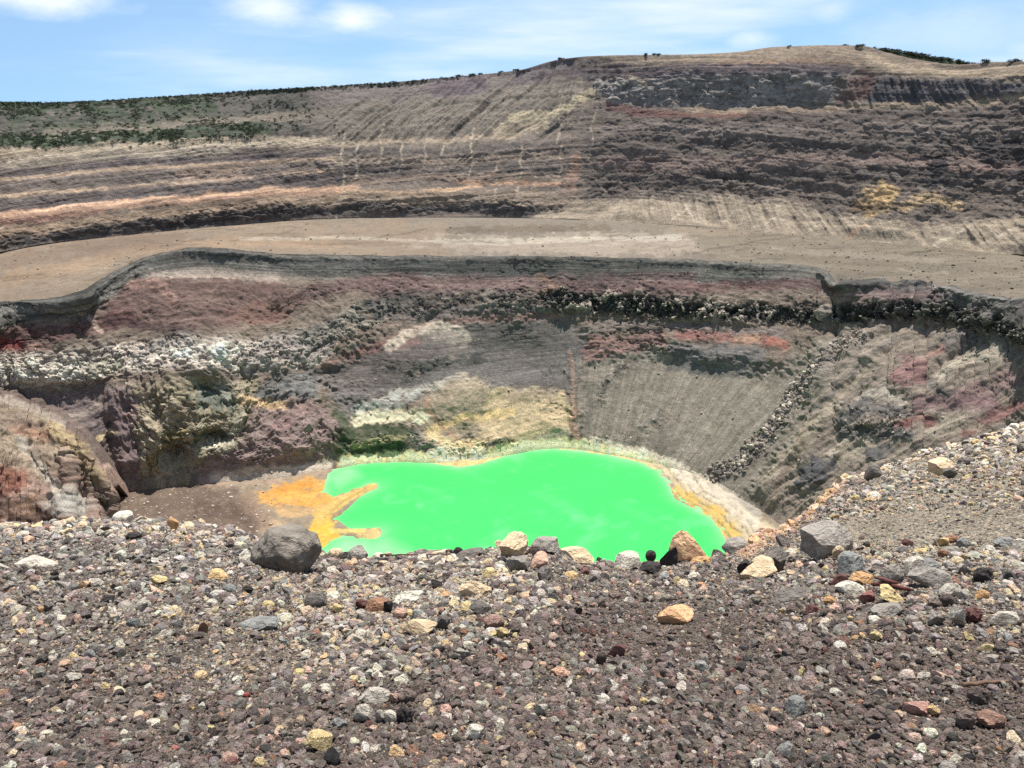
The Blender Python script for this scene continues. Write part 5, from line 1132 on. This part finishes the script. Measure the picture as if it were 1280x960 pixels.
# blocks fallen from the lava beds and lying on the talus of the inner wall
wgt = np.clip(PIT_BLK, 0, 1) ** 1.5 * (.35 + .65 * sstep(500, 700, PIT_PX)) * (PIT_PX > -300) * (PIT_PX < 1600)
wgt[-6:] = 0; wgt[:8] = 0
wgt = wgt + .012 * (PIT_PX > 0) * (PIT_PX < 1280) * (PIT_PY < 660)
ribbon = cover(PIT_PX + 5 * fbm(PIT_PX / 14, PIT_PY / 14, None, 3, 601), PIT_PY, 'b', [(1075,425),(1040,450),(1000,490),(960,545),(925,580),(898,592)], 9, .8)
def pit_blocks(wgt, n_, r0, a, cap, bright, seed):
    g = np.random.default_rng(seed); fl = g.choice(wgt.size, n_, p=(wgt / wgt.sum()).reshape(-1)); p = PIT_P.reshape(-1, 3)[fl] + g.normal(0, .4, (n_, 3))
    r = r0 * np.minimum((1 - g.uniform(0, 1, n_)) ** (-1 / a), cap)
    s = r[:, None] * g.uniform(.75, 1.25, (n_, 3)); ro = np.stack([g.normal(0, .6, n_), g.normal(0, .6, n_), g.uniform(0, 6.28, n_)], -1)
    c = C_pit.reshape(-1, 3)[fl] * g.uniform(.7, 1.5, (n_, 1)) * bright; li = g.uniform(0, 1, n_) < .12; c[li] = lin((176,166,150)) / .9
    return p, s, ro, g.integers(0, len(small), n_), np.clip(c, .015, .7)
fsel = (fpx > 120) & (fpx < 340) & (fpy > 596) & (fpy < 668) & (sd > 6)
fi = np.flatnonzero(fsel.reshape(-1)); gf = np.random.default_rng(64); fi = gf.choice(fi, 700); nf_ = len(fi)
fr = .25 * np.minimum((1 - gf.uniform(0, 1, nf_)) ** (-1 / 2.0), 4.5)
floor_blocks = (P_f.reshape(-1, 3)[fi] + np.stack([gf.uniform(-.5, .5, nf_), gf.uniform(-.5, .5, nf_), 0 * fr], -1), fr[:, None] * gf.uniform(.75, 1.25, (nf_, 3)), np.stack([gf.normal(0, .5, nf_), gf.normal(0, .5, nf_), gf.uniform(0, 6.28, nf_)], -1), gf.integers(0, len(small), nf_), np.clip(lin((150, 138, 130)) * gf.uniform(.6, 1.5, (nf_, 1)), .02, .7))
ti = np.random.default_rng(65); tsel = ti.integers(0, P_t.shape[0] * P_t.shape[1], 5200); tk = (tpx.reshape(-1)[tsel] > -60) & (tpx.reshape(-1)[tsel] < 1340) & (ti.uniform(0, 1, 5200) < .25 + .5 * sstep(700, 1100, tpx.reshape(-1)[tsel])); tsel = tsel[tk]; nt2 = len(tsel)
tr = .22 * np.minimum((1 - ti.uniform(0, 1, nt2)) ** (-1 / 2.0), 5)
terrace_blocks = (P_t.reshape(-1, 3)[tsel] + np.stack([ti.uniform(-1, 1, nt2), ti.uniform(-2, 2, nt2), .05 + 0 * tr], -1), tr[:, None] * ti.uniform(.75, 1.25, (nt2, 3)), np.stack([ti.normal(0, .5, nt2), ti.normal(0, .5, nt2), ti.uniform(0, 6.28, nt2)], -1), ti.integers(0, len(small), nt2), np.clip(lin((112, 98, 86)) * ti.uniform(.5, 1.5, (nt2, 1)), .02, .7))
parts = [terrace_blocks, floor_blocks, pit_blocks(wgt, 3500, .28, 2.0, 4.5, 1.0, 61), pit_blocks(ribbon, 1900, .32, 1.7, 6.0, 1.0, 62)]
cat_ = [np.concatenate([a[i] for a in parts]) for i in range(5)]
scatter('rubble', cat_[0], cat_[1], cat_[2], cat_[3], small, cat_[4], 'fallen lava blocks strewn over the inner crater wall', 'rubble')

# shrubs on the rim
def bush_mesh(name, seed, n_=150):
    g = np.random.default_rng(seed); vs = []; fs = []
    cl = g.normal(0, .42, (7, 3)); cl[:, 2] = np.abs(cl[:, 2]) * .7 + .25
    for k in range(n_):
        c = cl[g.integers(0, 7)] + g.normal(0, .2, 3); c[2] = max(c[2], .03); a = g.normal(0, 1, 3); a /= np.linalg.norm(a); b = np.cross(a, g.normal(0, 1, 3)); b /= np.linalg.norm(b)
        s_ = g.uniform(.09, .18); i = len(vs)
        vs += [tuple(c - a * s_), tuple(c + b * s_ * .6), tuple(c + a * s_), tuple(c - b * s_ * .6)]; fs.append((i, i + 1, i + 2, i + 3))
    me = bpy.data.meshes.new(name); me.from_pydata(vs, [], fs); me.update(); return me
bushes = [bush_mesh('bush', 700 + i) for i in range(4)]
g = np.random.default_rng(77); fx, fy = OUT_PX, OUT_PY
dens = sstep(-.2, .6, fbm(fx / 20, fy / 7, None, 4, 701, .7)) * sstep(450, 180, fx) * cover(fx, fy, 'a', [(-560,90),(-560,184),(0,182),(160,177),(300,172),(430,168),(400,130),(330,100)], 12, .7)
dens = np.maximum(dens, 1.3 * cover(fx, fy, 'b', [(-560,176),(0,175),(100,172),(220,170),(320,164)], 8, .7) * sstep(-.25, .2, fbm(fx / 12, fy / 8, None, 3, 702)))
dens = np.maximum(dens, 1.2 * cover(fx, fy, 'b', [(-560,130),(0,133),(130,132),(260,124)], 8, .7) * sstep(-.2, .2, fbm(fx / 14, fy / 8, None, 3, 703)))
crest_w = sstep(9, 0, np.arange(len(fy)))[:, None] * sstep(640, 420, fx); dens = np.maximum(dens, 1.5 * crest_w)
dens = dens * np.where((fx < -24), 6.0, 1.0)
nb = 9000; fl = g.choice(dens.size, nb, p=(dens / dens.sum()).reshape(-1)); p = OUT_P.reshape(-1, 3)[fl]; r = g.uniform(.6, 1.9, nb)
p2 = np.concatenate([p]); p2[:, 2] -= .3
bs = r[:, None] * np.stack([g.uniform(.9, 1.5, nb), g.uniform(.9, 1.5, nb), g.uniform(.6, 1.0, nb)], -1)
scatter('shrubbery', p2, bs, np.stack([0 * r, 0 * r, g.uniform(0, 6.28, nb)], -1), g.integers(0, 8, nb), [(b_, M_LEAF if i % 2 else M_LEAF2) for i, b_ in enumerate(bushes + bushes)], np.ones((nb, 3)), 'dark green shrubs growing over the far rim slope', 'shrubs')
# green hill behind the summit and its shrubs
hx = np.linspace(1040, 1330, 90); hy = curve([1040,1080,1100,1140,1170,1200,1240,1330], [75,63,61.5,67,72,77,84,92])(hx)
HP = [survey(hx, hy + dy_, 900.0 + dY) for dy_, dY in ((40, -40), (20, -20), (8, -8), (2, -2), (0, 0), (4, 40), (30, 120))]
HP = np.stack(HP); HP[:, :, 2] += 1.2 * fbm(HP[..., 0] / 14, HP[..., 1] / 14, None, 3, 711)
HC = np.zeros(HP.shape); HC[:] = lin((72,80,60)) / .9
tag(grid_mesh('hill', HP, M_FAR, HC), 'shrub-covered hill showing behind the summit of the rim', 'hill', kind='structure')
t1 = g.uniform(0, 1, 900); i1 = (t1 * 89).astype(int); row = g.integers(1, 5, 900); p = HP[row, i1] + g.normal(0, 1.2, (900, 3)) * np.array([1, 1, .1]); r = g.uniform(1.2, 2.8, 900)
scatter('hill_shrubbery', p, r[:, None] * np.array([1.2, 1.2, .8]), np.stack([0 * r, 0 * r, g.uniform(0, 6.28, 900)], -1), g.integers(0, 8, 900), [(b_, M_LEAF if i % 2 else M_LEAF2) for i, b_ in enumerate(bushes + bushes)], np.ones((900, 3)), 'dark green shrubs covering the hill behind the summit', 'shrubs')
trunk_me = bpy.data.meshes.new('trunk')
tv = []; tf = []
for lv, (zz, rr_) in enumerate(((-.3, .07), (.2, .055), (.6, .02))):
    for k in range(6): tv.append((rr_ * math.cos(k * math.pi / 3) + .03 * lv, rr_ * math.sin(k * math.pi / 3), zz))
for lv in (0, 1):
    for k in range(6): tf.append((lv * 6 + k, lv * 6 + (k + 1) % 6, lv * 6 + 6 + (k + 1) % 6, lv * 6 + 6 + k))
trunk_me.from_pydata(tv, [], tf); trunk_me.materials.append(M_BARK)
crown_me = []
for i in range(3):
    m_ = bush_mesh('crown', 760 + i, 420); m_.materials.append(M_LEAF2); crown_me.append(m_)
shr = [(575,10,'wide shrub on the rim where the crest begins to climb'), (590,12,'larger shrub just past the wide one on the climbing crest'), (600,8,'small shrub ending the row on the climbing crest'), (626,9,'lone low shrub halfway up the climbing crest'), (646,10,'shrub on the crest just before the dark purple cliff'), (701,9,'shrub at the corner where the crest levels off'), (808,10,'first of two neighbouring shrubs on the level crest'), (820,11,'second of two neighbouring shrubs on the level crest'), (988,7,'tiny shrub on the summit plateau of the rim'), (1058,8,'small shrub on the summit plateau near its far end'), (1076,13,'dark shrub standing at the far end of the summit plateau'), (1232,15,'dark rounded shrub on the rim beyond the shrub-covered hill'), (1268,16,'dark shrub at the very end of the visible rim')]
for k, (px, w, lab) in enumerate(shr):
    c = int(np.argmin(np.abs(PXC - px))); p = OUT_P[0, c].copy(); s_ = w / F * p[1] / 2 * .72
    root = link(bpy.data.objects.new('shrub', None)); root.location = (p[0], p[1] + 1, p[2] - .4); root.scale = (s_ * 1.25, s_, s_ * .6); root.rotation_euler = (0, 0, k * 1.3)
    tag(root, lab, 'shrub', 'single shrubs on the far rim')
    link(bpy.data.objects.new('crown', crown_me[k % 3]), root); link(bpy.data.objects.new('trunk', trunk_me), root)
